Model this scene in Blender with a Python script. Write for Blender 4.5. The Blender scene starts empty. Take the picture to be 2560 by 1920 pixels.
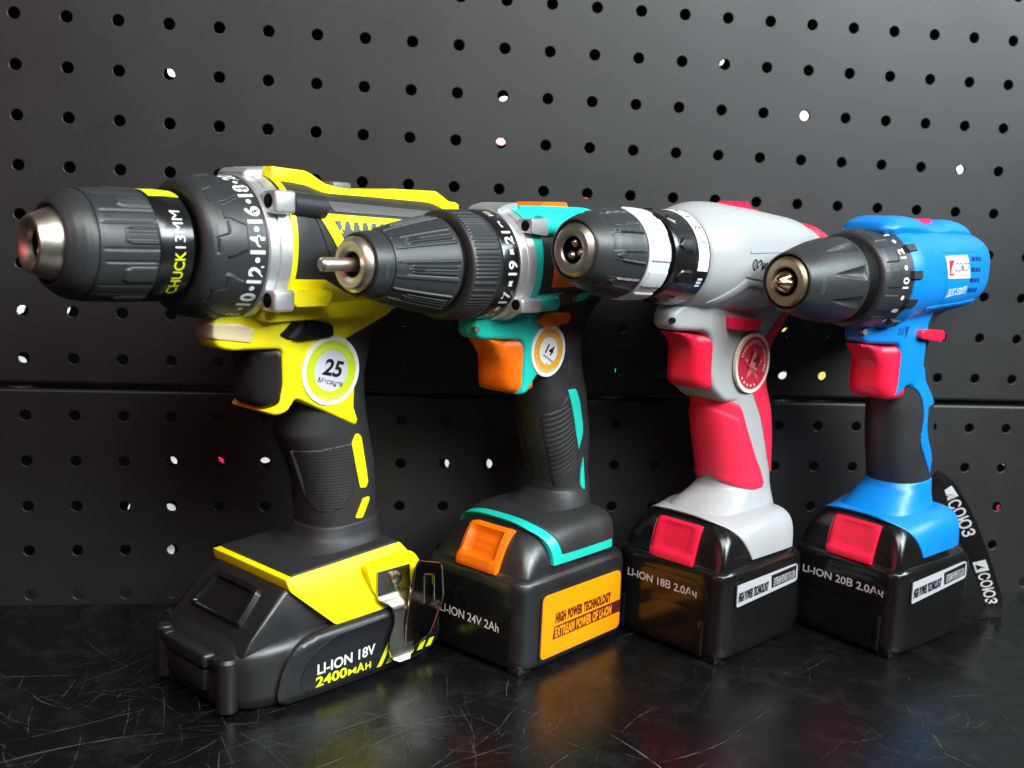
import bpy, bmesh, math, random
import numpy as np
from mathutils import Vector, Matrix
from mathutils.geometry import delaunay_2d_cdt
random.seed(7)
S = bpy.context.scene
COL = S.collection
PI = math.pi

# ------------------------------------------------------------------ camera
cam = bpy.data.objects.new('camera', bpy.data.cameras.new('camera'))
COL.objects.link(cam); S.camera = cam
_r = Vector((0.98700331, -0.15452697, 0.04411207)); _u = Vector((-0.01960353, 0.1566716, 0.98745618)); _f = Vector((0.15949972, 0.97548728, -0.15160611))
M = Matrix.Identity(4)
for i in range(3):
    M[i][0] = _r[i]; M[i][1] = _u[i]; M[i][2] = -_f[i]
M.translation = Vector((0.16896741, -0.56976463, 0.2168351))
cam.matrix_world = M
cam.data.sensor_width = 36.0
cam.data.lens = 36.0 * 1022.84 / 1024.0
cam.data.clip_start = 0.02; cam.data.clip_end = 50
cam.data.dof.use_dof = True
cam.data.dof.focus_distance = 0.50
cam.data.dof.aperture_fstop = 11

# ------------------------------------------------------------------ world and lamps
w = bpy.data.worlds.new('World'); S.world = w; w.use_nodes = True
bg = w.node_tree.nodes['Background']
bg.inputs[0].default_value = (0.80, 0.86, 1.0, 1); bg.inputs[1].default_value = 0.012

def area(name, loc, target, sx, sy, power, color=(1, 1, 1), spread=180):
    l = bpy.data.lights.new(name, 'AREA'); l.shape = 'RECTANGLE'; l.size = sx; l.size_y = sy
    l.energy = power; l.color = color; l.spread = math.radians(spread)
    o = bpy.data.objects.new(name, l); COL.objects.link(o); o.location = loc
    o.rotation_euler = (Vector(target) - Vector(loc)).to_track_quat('-Z', 'Y').to_euler()
    return o
area('ceiling_lamp_near', (1.10, -0.66, 0.78), (0.33, -0.03, 0.12), 1.0, 0.35, 20, (0.84, 0.96, 1.0))
area('ceiling_lamp_aisle', (1.20, -1.45, 1.10), (0.30, -0.08, 0.12), 1.4, 0.5, 18, (0.88, 0.97, 1.0))
area('ceiling_lamp_far', (0.42, -1.0, 1.12), (0.28, -0.1, 0.1), 1.2, 0.4, 20, (1.0, 0.98, 0.95))
area('red_side_fill', (-1.3, -1.5, 0.9), (0.1, 0, 0.25), 0.8, 0.8, 5, (1.0, 0.08, 0.10))  # added red fill in place of reddish surroundings to the left
area('speck_fill', (0.32, 0.017, 0.394), (0.32, 0.032, 0.0), 0.9, 0.02, 0.8, (1, 1, 1), 30)  # added light hidden behind the panels to brighten the specks in the holes

vs = S.view_settings
vs.view_transform = 'Standard'; vs.look = 'None'; vs.exposure = 0.0; vs.gamma = 1.0
vs.use_curve_mapping = False

# ------------------------------------------------------------------ materials
def srgb(c):
    return tuple(((v / 255) / 12.92 if v / 255 <= 0.04045 else ((v / 255 + 0.055) / 1.055) ** 2.4) for v in c)
def mat(name, col, rough=0.4, metal=0.0, spec=0.5, grain=0.0, gscale=1500, coat=0.0, var=0.0, smudge=0.0):
    m = bpy.data.materials.new(name); m.use_nodes = True
    nt = m.node_tree; b = nt.nodes['Principled BSDF']
    b.inputs['Base Color'].default_value = (*col, 1)
    b.inputs['Roughness'].default_value = rough
    b.inputs['Metallic'].default_value = metal
    b.inputs['Specular IOR Level'].default_value = spec
    b.inputs['Coat Weight'].default_value = coat
    tc = nt.nodes.new('ShaderNodeTexCoord')
    if grain > 0:
        n = nt.nodes.new('ShaderNodeTexNoise'); n.inputs['Scale'].default_value = gscale; n.inputs['Detail'].default_value = 3
        bp = nt.nodes.new('ShaderNodeBump'); bp.inputs['Strength'].default_value = grain; bp.inputs['Distance'].default_value = 0.0004
        nt.links.new(tc.outputs['Object'], n.inputs['Vector']); nt.links.new(n.outputs['Fac'], bp.inputs['Height'])
        nt.links.new(bp.outputs['Normal'], b.inputs['Normal'])
    if smudge > 0:
        n2 = nt.nodes.new('ShaderNodeTexNoise'); n2.inputs['Scale'].default_value = 60; n2.inputs['Detail'].default_value = 6
        mr = nt.nodes.new('ShaderNodeMapRange')
        mr.inputs[1].default_value = 0.3; mr.inputs[2].default_value = 0.7
        mr.inputs[3].default_value = max(0.03, rough - smudge); mr.inputs[4].default_value = rough + smudge
        nt.links.new(tc.outputs['Object'], n2.inputs['Vector']); nt.links.new(n2.outputs['Fac'], mr.inputs[0])
        nt.links.new(mr.outputs[0], b.inputs['Roughness'])
    if var > 0:
        n3 = nt.nodes.new('ShaderNodeTexNoise'); n3.inputs['Scale'].default_value = 25; n3.inputs['Detail'].default_value = 5
        hs = nt.nodes.new('ShaderNodeMixRGB'); hs.blend_type = 'MIX'
        hs.inputs[1].default_value = (*[c * (1 - var) for c in col], 1); hs.inputs[2].default_value = (*[min(1, c * (1 + var)) for c in col], 1)
        nt.links.new(tc.outputs['Object'], n3.inputs['Vector']); nt.links.new(n3.outputs['Fac'], hs.inputs[0])
        nt.links.new(hs.outputs[0], b.inputs['Base Color'])
    return m

YEL = mat('yellow_plastic', (0.90, 0.79, 0.004), 0.38, grain=0.12, smudge=0.08, var=0.05)
RUB = mat('black_rubber', (0.019, 0.0195, 0.0205), 0.50, grain=0.25, gscale=2500, smudge=0.08)
CHK = mat('chuck_plastic', (0.026, 0.028, 0.0295), 0.42, grain=0.15, gscale=2500, smudge=0.06)
GLB = mat('glossy_black_plastic', (0.008, 0.008, 0.009), 0.25, smudge=0.05, coat=0.3)
BAT = mat('battery_black_plastic', (0.012, 0.0122, 0.013), 0.38, spec=0.75, grain=0.14, smudge=0.08)
BATG = mat('battery_shiny_plastic', (0.007, 0.0068, 0.0066), 0.20, grain=0.03, smudge=0.06)
BLK = mat('deep_black', (0.003, 0.003, 0.003), 0.6, spec=0.12)
STEEL = mat('warm_steel', (0.70, 0.65, 0.54), 0.38, metal=1, smudge=0.08)
BRASSY = mat('dark_bronze_steel', (0.42, 0.33, 0.22), 0.46, metal=1, smudge=0.08)
CHROME = mat('chrome_plate', (0.52, 0.49, 0.41), 0.24, metal=1, smudge=0.06)
ALU = mat('cast_aluminium', (0.66, 0.67, 0.68), 0.38, metal=0.75, grain=0.15, gscale=1200)
TEAL = mat('teal_plastic', (0.012, 0.52, 0.42), 0.36, grain=0.10, smudge=0.08, var=0.05)
ORG = mat('orange_plastic', (0.95, 0.165, 0.002), 0.38, grain=0.25, gscale=1800)
ORGL = mat('orange_label', (0.95, 0.32, 0.002), 0.35)
GRY = mat('light_grey_plastic', (0.36, 0.372, 0.376), 0.36, grain=0.08, smudge=0.08, var=0.05)
RED = mat('red_plastic', (0.88, 0.012, 0.055), 0.36, grain=0.3, gscale=1800)
REDR = mat('red_rubber', (0.82, 0.018, 0.062), 0.50, grain=0.2, gscale=2200, smudge=0.05)
BLU = mat('blue_plastic', (0.003, 0.20, 0.62), 0.36, grain=0.08, smudge=0.08, var=0.05)
BLUD = mat('blue_sticker', (0.004, 0.22, 0.66), 0.30)
WHT = mat('white_print', (0.80, 0.80, 0.80), 0.45)
SLV = mat('silver_label', (0.60, 0.61, 0.63), 0.35, metal=0.3)
INK = mat('black_ink', (0.006, 0.006, 0.008), 0.45)
YPR = mat('yellow_print', (0.75, 0.80, 0.01), 0.45)
YGR = mat('yellow_green_foil', (0.66, 0.82, 0.02), 0.30, metal=0.15)
FAINT = mat('faint_print', (0.80, 0.88, 0.22), 0.35)
STW = mat('sticker_white', (0.82, 0.81, 0.80), 0.30)
STO = mat('sticker_orange', (0.80, 0.38, 0.03), 0.32)
STR = mat('sticker_red', (0.58, 0.025, 0.055), 0.30)
STP = mat('sticker_pink', (0.80, 0.35, 0.32), 0.32)
STC = mat('sticker_cream', (0.74, 0.68, 0.58), 0.35)
MAR = mat('maroon_ink', (0.10, 0.012, 0.008), 0.4)
LENS = mat('clear_lens', (0.92, 0.80, 0.52), 0.16)
LENS.node_tree.nodes['Principled BSDF'].inputs['Transmission Weight'].default_value = 0.25
STRAP = mat('black_webbing', (0.006, 0.006, 0.0065), 0.85, spec=0.2, grain=0.6, gscale=900)
DGR = mat('dark_grey_print', (0.08, 0.08, 0.09), 0.4)
ETCH = mat('moulded_mark', (0.10, 0.10, 0.105), 0.4)

# ------------------------------------------------------------------ mesh helpers (drill space is millimetres)
def link(name, me, m, parent=None, smooth=35):
    o = bpy.data.objects.new(name, me); COL.objects.link(o)
    for mm in (m if isinstance(m, (list, tuple)) else [m]): me.materials.append(mm)
    if parent is not None: o.parent = parent
    if smooth:
        for p in me.polygons: p.use_smooth = True
        me.set_sharp_from_angle(angle=math.radians(smooth))
    return o
def build(name, parts, m, parent=None, smooth=35, k=0.001):
    """parts: list of (verts, faces[, slot]) joined into ONE mesh"""
    V = []; F = []; SL = []
    for p in parts:
        b = len(V); V += [(v[0] * k, v[1] * k, v[2] * k) for v in p[0]]
        F += [[i + b for i in f] for f in p[1]]; SL += [p[2] if len(p) > 2 else 0] * len(p[1])
    me = bpy.data.meshes.new(name); me.from_pydata(V, [], F); me.validate()
    bm = bmesh.new(); bm.from_mesh(me); bmesh.ops.recalc_face_normals(bm, faces=bm.faces); bm.to_mesh(me); bm.free()
    if len(me.polygons) == len(SL):
        for p, s in zip(me.polygons, SL): p.material_index = s
    me.update()
    return link(name, me, m, parent, smooth)
def pchip(t, T, Vv):
    n = len(T)
    if t <= T[0]: return Vv[0]
    if t >= T[-1]: return Vv[-1]
    i = max(j for j in range(n - 1) if T[j] <= t)
    d = [(Vv[j + 1] - Vv[j]) / (T[j + 1] - T[j]) for j in range(n - 1)]
    def sl(j):
        if j == 0: return d[0]
        if j == n - 1: return d[-1]
        if d[j - 1] * d[j] <= 0: return 0.0
        return 2 * d[j - 1] * d[j] / (d[j - 1] + d[j])
    h = T[i + 1] - T[i]; s = (t - T[i]) / h
    a, b = Vv[i], Vv[i + 1]; m0, m1 = sl(i) * h, sl(i + 1) * h
    return (2 * s**3 - 3 * s**2 + 1) * a + (s**3 - 2 * s**2 + s) * m0 + (-2 * s**3 + 3 * s**2) * b + (s**3 - s**2) * m1
def each(name, parts, m, parent=None, smooth=35):
    """every piece an object of its own"""
    return [build(name, [p], m, parent, smooth) for p in parts]
class Loft:
    """stack of superellipse sections along z or x; each section = (t, lo, hi, halfwidth, exponent)"""
    def __init__(s, axis, secs):
        s.ax = axis; s.secs = sorted(secs); s.T = [q[0] for q in s.secs]
        s.C = [[q[k] for q in s.secs] for k in range(1, 5)]
    def at(s, t): return [pchip(t, s.T, c) for c in s.C]
    def mesh(s, nt=40, ns=64, shear=0.0):
        V = []; F = []
        ts = set(s.T)
        for i in range(nt + 1): ts.add(s.T[0] + (s.T[-1] - s.T[0]) * i / nt)
        ts = sorted(ts); tt = [ts[0]]
        for t in ts[1:]:
            if t - tt[-1] > 0.05: tt.append(t)
        for t in tt:
            lo, hi, hw, n = s.at(t)
            for j in range(ns):
                a = 2 * PI * j / ns; c, d = math.cos(a), math.sin(a)
                # spread the samples along flats as well as corners
                e = 2 / n
                u = math.copysign(abs(c)**e, c); v = math.copysign(abs(d)**e, d)
                p = (lo + hi) / 2 + u * (hi - lo) / 2; y = v * hw
                V.append((p, y, t + shear * p) if s.ax == 'z' else (t, y, p + shear * t))
        m = len(tt)
        for i in range(m - 1):
            for j in range(ns):
                F.append((i * ns + j, i * ns + (j + 1) % ns, (i + 1) * ns + (j + 1) % ns, (i + 1) * ns + j))
        F.append(list(range(ns))[::-1]); F.append(list(range((m - 1) * ns, m * ns)))
        return V, F
    def y(s, x, z):
        t, p = (z, x) if s.ax == 'z' else (x, z)
        lo, hi, hw, n = s.at(t)
        u = min(0.985, abs((p - (lo + hi) / 2) / max(1e-6, (hi - lo) / 2)))
        return -hw * (1 - u**n)**(1 / n)
def rnd(poly, r, k=4):
    """round the corners of a 2D polygon"""
    out = []; n = len(poly)
    for i in range(n):
        p = Vector(poly[i][:2]); a = Vector(poly[i - 1][:2]); b = Vector(poly[(i + 1) % n][:2])
        rr = poly[i][2] if len(poly[i]) > 2 else r
        da, db = a - p, b - p
        d = min(rr, da.length * 0.48, db.length * 0.48)
        if d < 0.05: out.append((p.x, p.y)); continue
        s0 = p + da.normalized() * d; s1 = p + db.normalized() * d
        for j in range(k + 1):
            t = j / k; q = s0 * (1 - t)**2 + p * 2 * t * (1 - t) + s1 * t * t
            out.append((q.x, q.y))
    return out
def dens(poly, step):
    out = []
    for i in range(len(poly)):
        a = Vector(poly[i]); b = Vector(poly[(i + 1) % len(poly)]); n = max(1, int((b - a).length / step))
        for j in range(n): out.append(tuple(a.lerp(b, j / n)))
    return out
def inside(p, poly):
    c = False; n = len(poly)
    for i in range(n):
        x1, y1 = poly[i]; x2, y2 = poly[i - 1]
        if (y1 > p[1]) != (y2 > p[1]) and p[0] < (x2 - x1) * (p[1] - y1) / (y2 - y1) + x1: c = not c
    return c
def gridpts(poly, step, clear):
    """grid points inside a polygon (numpy), at least `clear` from its outline; with their distances to the outline"""
    P = np.array(poly, float); Q = np.roll(P, -1, 0)
    xs = np.arange(P[:, 0].min() + step * .5, P[:, 0].max(), step); zs = np.arange(P[:, 1].min() + step * .5, P[:, 1].max(), step)
    if len(xs) == 0 or len(zs) == 0: return np.zeros((0, 2)), np.zeros(0)
    G = np.stack(np.meshgrid(xs, zs), -1).reshape(-1, 2)
    ins = np.zeros(len(G), bool); dist = np.full(len(G), 1e9)
    for (x1, y1), (x2, y2) in zip(P, Q):
        if y1 != y2:
            c = ((y1 > G[:, 1]) != (y2 > G[:, 1])) & (G[:, 0] < (x2 - x1) * (G[:, 1] - y1) / (y2 - y1) + x1); ins ^= c
        d = np.array([x2 - x1, y2 - y1]); L = max(1e-9, d @ d)
        t = np.clip(((G[:, 0] - x1) * d[0] + (G[:, 1] - y1) * d[1]) / L, 0, 1)
        dist = np.minimum(dist, np.hypot(G[:, 0] - x1 - t * d[0], G[:, 1] - y1 - t * d[1]))
    k = ins & (dist > clear)
    return G[k], dist[k]
def outline_edges(F):
    cnt = set()
    for f in F:
        for a, b in zip(f, f[1:] + f[:1]): cnt.add((a, b))
    return [(a, b) for (a, b) in cnt if (b, a) not in cnt]
def sheet(poly, fn, off, depth=1.0, step=1.5, bump=None, edge=0.35):
    """raised patch: polygon in (u,v) laid on the surface fn(u,v,off)->xyz, with a skirt going down"""
    poly = dens(poly, step); n = len(poly)
    G, _ = gridpts(poly, step, step * .6)
    r = delaunay_2d_cdt([Vector(p) for p in poly] + [Vector(g) for g in G.tolist()], [], [list(range(n))], 1, 1e-4)
    vs2, fs, orig = r[0], r[2], r[3]
    bset = {i for i, o in enumerate(orig) if any(k < n for k in o)}
    V = [fn(p.x, p.y, off - (edge if i in bset else 0) + (bump(p.x, p.y) if bump and i not in bset else 0)) for i, p in enumerate(vs2)]
    F = [list(f) for f in fs]; low = {}
    for a, b in outline_edges(F):
        for q in (a, b):
            if q not in low: low[q] = len(V); V.append(fn(vs2[q].x, vs2[q].y, off - depth))
        F.append([b, a, low[a], low[b]])
    return V, F
def slab(poly, hw, r, step=1.2):
    """solid with side outline `poly`, half-width hw(x,z) and edges rounded with radius r"""
    P = dens(poly, step); n = len(P)
    h = hw if callable(hw) else (lambda x, z: hw)
    G, dist = gridpts(P, step * .8, .32)
    rg = delaunay_2d_cdt([Vector(p) for p in P] + [Vector(g) for g in G.tolist()], [], [list(range(n))], 1, 1e-4)
    vs2, fs, orig = rg[0], rg[2], rg[3]; m = len(vs2); V = []
    dd = []
    for o in orig:
        dd.append(0.0 if any(k < n for k in o) else float(dist[o[0] - n]))
    for sg in (-1, 1):
        for p, d in zip(vs2, dd):
            hh = h(p.x, p.y); rr = min(r(p.x, p.y) if callable(r) else r, hh * .9); q = max(0, rr - d)
            V.append((p.x, sg * (hh - rr + math.sqrt(max(0, rr * rr - q * q))), p.y))
    F = [list(f) for f in fs] + [[k + m for k in f[::-1]] for f in fs]
    for a, b in outline_edges([list(f) for f in fs]): F.append([b, a, a + m, b + m])
    return V, F
def onsurf(loft, sign=1, shear=0.0):
    def fn(x, z, o):
        y = loft.y(x, z - shear * x); e = 0.3
        gx = (loft.y(x + e, z - shear * x) - y) / e; gz = (loft.y(x, z + e - shear * x) - y) / e
        gx = max(-3, min(3, gx)); gz = max(-3, min(3, gz))
        l = math.sqrt(1 + gx * gx + gz * gz)
        return (x + gx / l * o, sign * (y - o / l), z + gz / l * o)
    return fn
def flat(y): return lambda x, z, o: (x, y - o, z)
def both(loft, poly, off, depth=1.0, step=1.5, bump=None, shear=0.0):
    return [sheet(poly, onsurf(loft, 1, shear), off, depth, step, bump), sheet(poly, onsurf(loft, -1, shear), off, depth, step, bump)]
def prism(poly, y0, y1, bev=0.0, seg=3, taper=None, shear=0.0):
    bm = bmesh.new(); n = len(poly)
    a = [bm.verts.new((p[0], y0, p[1])) for p in poly]; b = [bm.verts.new((p[0], y1, p[1])) for p in poly]
    f0 = bm.faces.new(a); f1 = bm.faces.new(b[::-1])
    for i in range(n): bm.faces.new((a[i], b[i], b[(i + 1) % n], a[(i + 1) % n]))
    if bev > 0:
        bmesh.ops.bevel(bm, geom=list(f0.edges) + list(f1.edges), offset=bev, segments=seg, profile=0.5, affect='EDGES', clamp_overlap=True)
    bmesh.ops.triangulate(bm, faces=[f for f in bm.faces if len(f.verts) > 4])
    V = []
    for v in bm.verts:
        x, y, z = v.co
        if taper: x, y, z = taper(x, y, z)
        V.append((x, y, z + shear * x))
    bm.verts.index_update(); F = [[v.index for v in f.verts] for f in bm.faces]; bm.free()
    return V, F
def box(x0, x1, y0, y1, z0, z1, bev=0.5, seg=2):
    return prism([(x0, z0), (x1, z0), (x1, z1), (x0, z1)], y0, y1, 0) if bev <= 0 else bbox(x0, x1, y0, y1, z0, z1, bev, seg)
def bbox(x0, x1, y0, y1, z0, z1, bev, seg):
    bm = bmesh.new(); bmesh.ops.create_cube(bm, size=1)
    for v in bm.verts: v.co = Vector(((x0 + x1) / 2 + v.co.x * (x1 - x0), (y0 + y1) / 2 + v.co.y * (y1 - y0), (z0 + z1) / 2 + v.co.z * (z1 - z0)))
    bmesh.ops.bevel(bm, geom=bm.edges[:], offset=bev, segments=seg, profile=0.5, affect='EDGES', clamp_overlap=True)
    bm.verts.index_update(); r = [tuple(v.co) for v in bm.verts], [[v.index for v in f.verts] for f in bm.faces]; bm.free()
    return r
class Axis:
    """chuck axis: centre height z at x"""
    def __init__(s, z0, x0=0.0, slope=0.0): s.z0, s.x0, s.k = z0, x0, slope
    def z(s, x): return s.z0 + s.k * (x - s.x0)
    def p(s, x, r, th): return (x, -r * math.cos(th), s.z(x) + r * math.sin(th))
    def lathe(s, prof, ns=96, rf=None, nx=0, th0=0.0, th1=2 * PI):
        P = [prof[0]]
        for a, b in zip(prof, prof[1:]):
            n = max(1, int(abs(b[0] - a[0]) / nx)) if nx else 1
            for j in range(1, n + 1): P.append((a[0] + (b[0] - a[0]) * j / n, a[1] + (b[1] - a[1]) * j / n))
        full = abs(th1 - th0 - 2 * PI) < 1e-6; m = ns if full else ns + 1
        V = []; F = []
        for x, r in P:
            for j in range(m):
                th = th0 + (th1 - th0) * j / ns
                V.append(s.p(x, r + (rf(x, th) if rf else 0), th))
        for i in range(len(P) - 1):
            for j in range(ns):
                j2 = (j + 1) % m
                F.append((i * m + j, i * m + j2, (i + 1) * m + j2, (i + 1) * m + j))
        return V, F
    def text(s, string, x0, R, th_c, h, wid=None, bold=0.0, dx=0.0):
        """lettering wrapped round the axis, reading upwards with the letter tops towards the chuck"""
        v, f = glyphs(string, h, wid, bold)
        return [s.p(x0 - q[1], (R(x0 - q[1]) if callable(R) else R), th_c + q[0] / (R(x0) if callable(R) else R)) for q in v], f
def glyphs(string, h, wid=None, bold=0.0, shear=0.0):
    """2D letter outlines as a mesh, centred; h = capital height, wid = total width"""
    cu = bpy.data.curves.new('glyphs', 'FONT'); cu.body = string; cu.size = 1.0; cu.offset = bold; cu.shear = shear
    cu.resolution_u = 4; cu.space_character = 1.14 if bold > .04 else 1.0; cu.fill_mode = 'FRONT'
    o = bpy.data.objects.new('glyphs', cu); COL.objects.link(o)
    dg = bpy.context.evaluated_depsgraph_get(); dg.update()
    me = o.evaluated_get(dg).to_mesh()
    V = [(v.co.x, v.co.y) for v in me.vertices]; F = [list(p.vertices) for p in me.polygons]
    o.evaluated_get(dg).to_mesh_clear()
    bpy.data.objects.remove(o); bpy.data.curves.remove(cu)
    xs = [v[0] for v in V]; cx = (min(xs) + max(xs)) / 2; ww = max(xs) - min(xs)
    k = h / 0.727; kx = wid / ww if wid else k
    return [((x - cx) * kx, (y - 0.3635) * k) for x, y in V], F
def put(g, fn): return [fn(*v) for v in g[0]], g[1]
def plane_xz(cx, cz, y, rot=0.0, slope=0.0):
    c, s = math.cos(rot), math.sin(rot)
    return lambda u, v: (cx + u * c - v * s, y, cz + u * s + v * c)
def plane_yz(x, cy, cz):      # on the front face, reading left to right = from +y to -y
    return lambda u, v: (x, cy - u, cz + v)
def disc(cx, cz, y, r0, r1, n=64):
    V = []; F = []
    for j in range(n):
        a = 2 * PI * j / n
        V += [(cx + r1 * math.cos(a), y, cz + r1 * math.sin(a)), (cx + r0 * math.cos(a), y, cz + r0 * math.sin(a))]
    for j in range(n): F.append((2 * j, 2 * ((j + 1) % n), 2 * ((j + 1) % n) + 1, 2 * j + 1))
    return V, F
def arctext(string, cx, cz, y, r, a_mid, h, sweep, inward=False, bold=0.01):
    g = glyphs(string, h, sweep * r, bold); V = []
    for u, v in g[0]:
        if inward: a = a_mid + u / r; q = r - v
        else: a = a_mid - u / r; q = r + v
        V.append((cx + q * math.cos(a), y, cz + q * math.sin(a)))
    return V, g[1]
def star(cx, cz, y, r, rot=PI / 2, k=0.42):
    V = [(cx, y, cz)]; 
    for j in range(10):
        a = rot + j * PI / 5; q = r if j % 2 == 0 else r * k
        V.append((cx + q * math.cos(a), y, cz + q * math.sin(a)))
    return V, [(0, 1 + j, 1 + (j + 1) % 10) for j in range(10)]
def quad(pts): return list(pts), [list(range(len(pts)))]
def cyl(p0, p1, r, n=20, r2=None):
    a, b = Vector(p0), Vector(p1); d = (b - a).normalized(); t = d.orthogonal().normalized(); u = d.cross(t)
    V = []; F = []
    for q, rr in ((a, r), (b, r if r2 is None else r2)):
        for j in range(n):
            g = 2 * PI * j / n; V.append(tuple(q + t * rr * math.cos(g) + u * rr * math.sin(g)))
    for j in range(n): F.append((j, (j + 1) % n, n + (j + 1) % n, n + j))
    F.append(list(range(n))[::-1]); F.append(list(range(n, 2 * n)))
    return V, F
def tag(o, label, cat, group=None, kind=None):
    if label: o['label'] = label
    if cat: o['category'] = cat
    if group: o['group'] = group
    if kind: o['kind'] = kind
    return o
def thing(name, loc, yaw, label, cat, group=None):
    o = bpy.data.objects.new(name, None); COL.objects.link(o); o.empty_display_size = 0.02
    o.location = loc; o.rotation_euler = (0, 0, math.radians(yaw))
    return tag(o, label, cat, group)
D = math.radians
def wrap(a): return (a + PI) % (2 * PI) - PI
def sstep(a, b, x):
    t = max(0, min(1, (x - a) / (b - a))); return t * t * (3 - 2 * t)
def win(a, b, x, s): return sstep(a - s, a + s, x) * (1 - sstep(b - s, b + s, x))

# ------------------------------------------------------------------ setting: shelf, pegboard
PITCH = 0.025
def pegboard(name, c0, c1, zs, z_lo, z_hi, m, label, cat, rad=0.0029, thick=0.0012, flange=0.010, bend=0.0016, y=0.0, n=20):
    """perforated sheet with folded top and bottom edges"""
    V = []; F = []
    def cell(x, z, zb, zt):
        b = len(V); hx = PITCH / 2
        ang = [2 * PI * (j + 0.37) / n for j in range(n)]
        ang += [math.atan2(zt - z, hx), math.atan2(zt - z, -hx), math.atan2(zb - z, -hx) % (2 * PI), math.atan2(zb - z, hx) % (2 * PI)]
        ang.sort(); m_ = len(ang)
        for a in ang:
            c, s = math.cos(a), math.sin(a)
            V.append((x + rad * c, y + 0.00035, z + rad * s))
            V.append((x + rad * 1.13 * c, y, z + rad * 1.13 * s))
            hz = (zt - z) if s > 0 else (z - zb)
            k = min(hx / abs(c) if abs(c) > 1e-9 else 1e9, hz / abs(s) if abs(s) > 1e-9 else 1e9)
            V.append((x + k * c, y, z + k * s))
            V.append((x + rad * c, y + thick, z + rad * s))
        for j in range(m_):
            i, i2 = b + 4 * j, b + 4 * ((j + 1) % m_)
            F.append((i, i2, i2 + 1, i + 1)); F.append((i + 1, i2 + 1, i2 + 2, i + 2)); F.append((i, i + 3, i2 + 3, i2))
    zs = sorted(zs)
    bounds = [z_lo + bend] + [(a + b) / 2 for a, b in zip(zs, zs[1:])] + [z_hi - bend]
    for c in range(c0, c1 + 1):
        for i, z in enumerate(zs): cell(c * PITCH, z, bounds[i], bounds[i + 1])
    xa, xb = (c0 - .5) * PITCH, (c1 + .5) * PITCH
    for sgn, zc in ((1, z_hi - bend), (-1, z_lo + bend)):
        b = len(V); k = 7
        prof = [(y + bend - bend * math.cos(PI / 2 * j / k), zc + sgn * bend * math.sin(PI / 2 * j / k)) for j in range(k + 1)] + [(y + flange, zc + sgn * bend)]
        for py, pz in prof: V.append((xa, py, pz)); V.append((xb, py, pz))
        for j in range(len(prof) - 1): F.append((b + 2 * j, b + 2 * j + 1, b + 2 * j + 3, b + 2 * j + 2))
    me = bpy.data.meshes.new(name); me.from_pydata(V, [], F)
    bm = bmesh.new(); bm.from_mesh(me); bmesh.ops.remove_doubles(bm, verts=bm.verts, dist=1e-6)
    bmesh.ops.recalc_face_normals(bm, faces=bm.faces); bm.to_mesh(me); bm.free()
    o = link(name, me, m, None, 0)
    for p in me.polygons:
        if abs(p.normal.z) > 1e-4 and max(abs(me.vertices[v].co.x - p.center.x) for v in p.vertices) > PITCH * 2: p.use_smooth = True
    return tag(o, label, cat)

PEG = bpy.data.materials.new('black_powder_coat'); PEG.use_nodes = True
nt = PEG.node_tree; b = nt.nodes['Principled BSDF']
tc = nt.nodes.new('ShaderNodeTexCoord')
n1 = nt.nodes.new('ShaderNodeTexNoise'); n1.inputs['Scale'].default_value = 9; n1.inputs['Detail'].default_value = 8; n1.inputs['Roughness'].default_value = 0.6
mr = nt.nodes.new('ShaderNodeMapRange'); mr.inputs[1].default_value = 0.35; mr.inputs[2].default_value = 0.7; mr.inputs[3].default_value = 0.43; mr.inputs[4].default_value = 0.56
n2 = nt.nodes.new('ShaderNodeTexNoise'); n2.inputs['Scale'].default_value = 1400; n2.inputs['Detail'].default_value = 2
bp = nt.nodes.new('ShaderNodeBump'); bp.inputs['Strength'].default_value = 0.12; bp.inputs['Distance'].default_value = 0.0004
cr = nt.nodes.new('ShaderNodeMixRGB'); cr.inputs[1].default_value = (0.0095, 0.0092, 0.0096, 1); cr.inputs[2].default_value = (0.0165, 0.016, 0.0167, 1)
for a_, b_ in ((tc.outputs['Object'], n1.inputs['Vector']), (tc.outputs['Object'], n2.inputs['Vector']), (n1.outputs['Fac'], mr.inputs[0]),
               (mr.outputs[0], b.inputs['Roughness']), (n2.outputs['Fac'], bp.inputs['Height']), (bp.outputs['Normal'], b.inputs['Normal']),
               (n1.outputs['Fac'], cr.inputs[0]), (cr.outputs[0], b.inputs['Base Color'])): nt.links.new(a_, b_)
b.inputs['Specular IOR Level'].default_value = 0.5

pegboard('pegboard_panel', -8, 30, [0.3372 - 0.025 * r for r in range(-6, 9)], 0.1235, 0.50, PEG, 'upper black perforated steel panel above the horizontal seam', 'pegboard')
pegboard('pegboard_panel', -8, 30, [0.0061 + 0.02505 * r for r in range(0, 5)], -0.004, 0.1205, PEG, 'lower black perforated steel panel standing on the shelf below the seam', 'pegboard')
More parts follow.
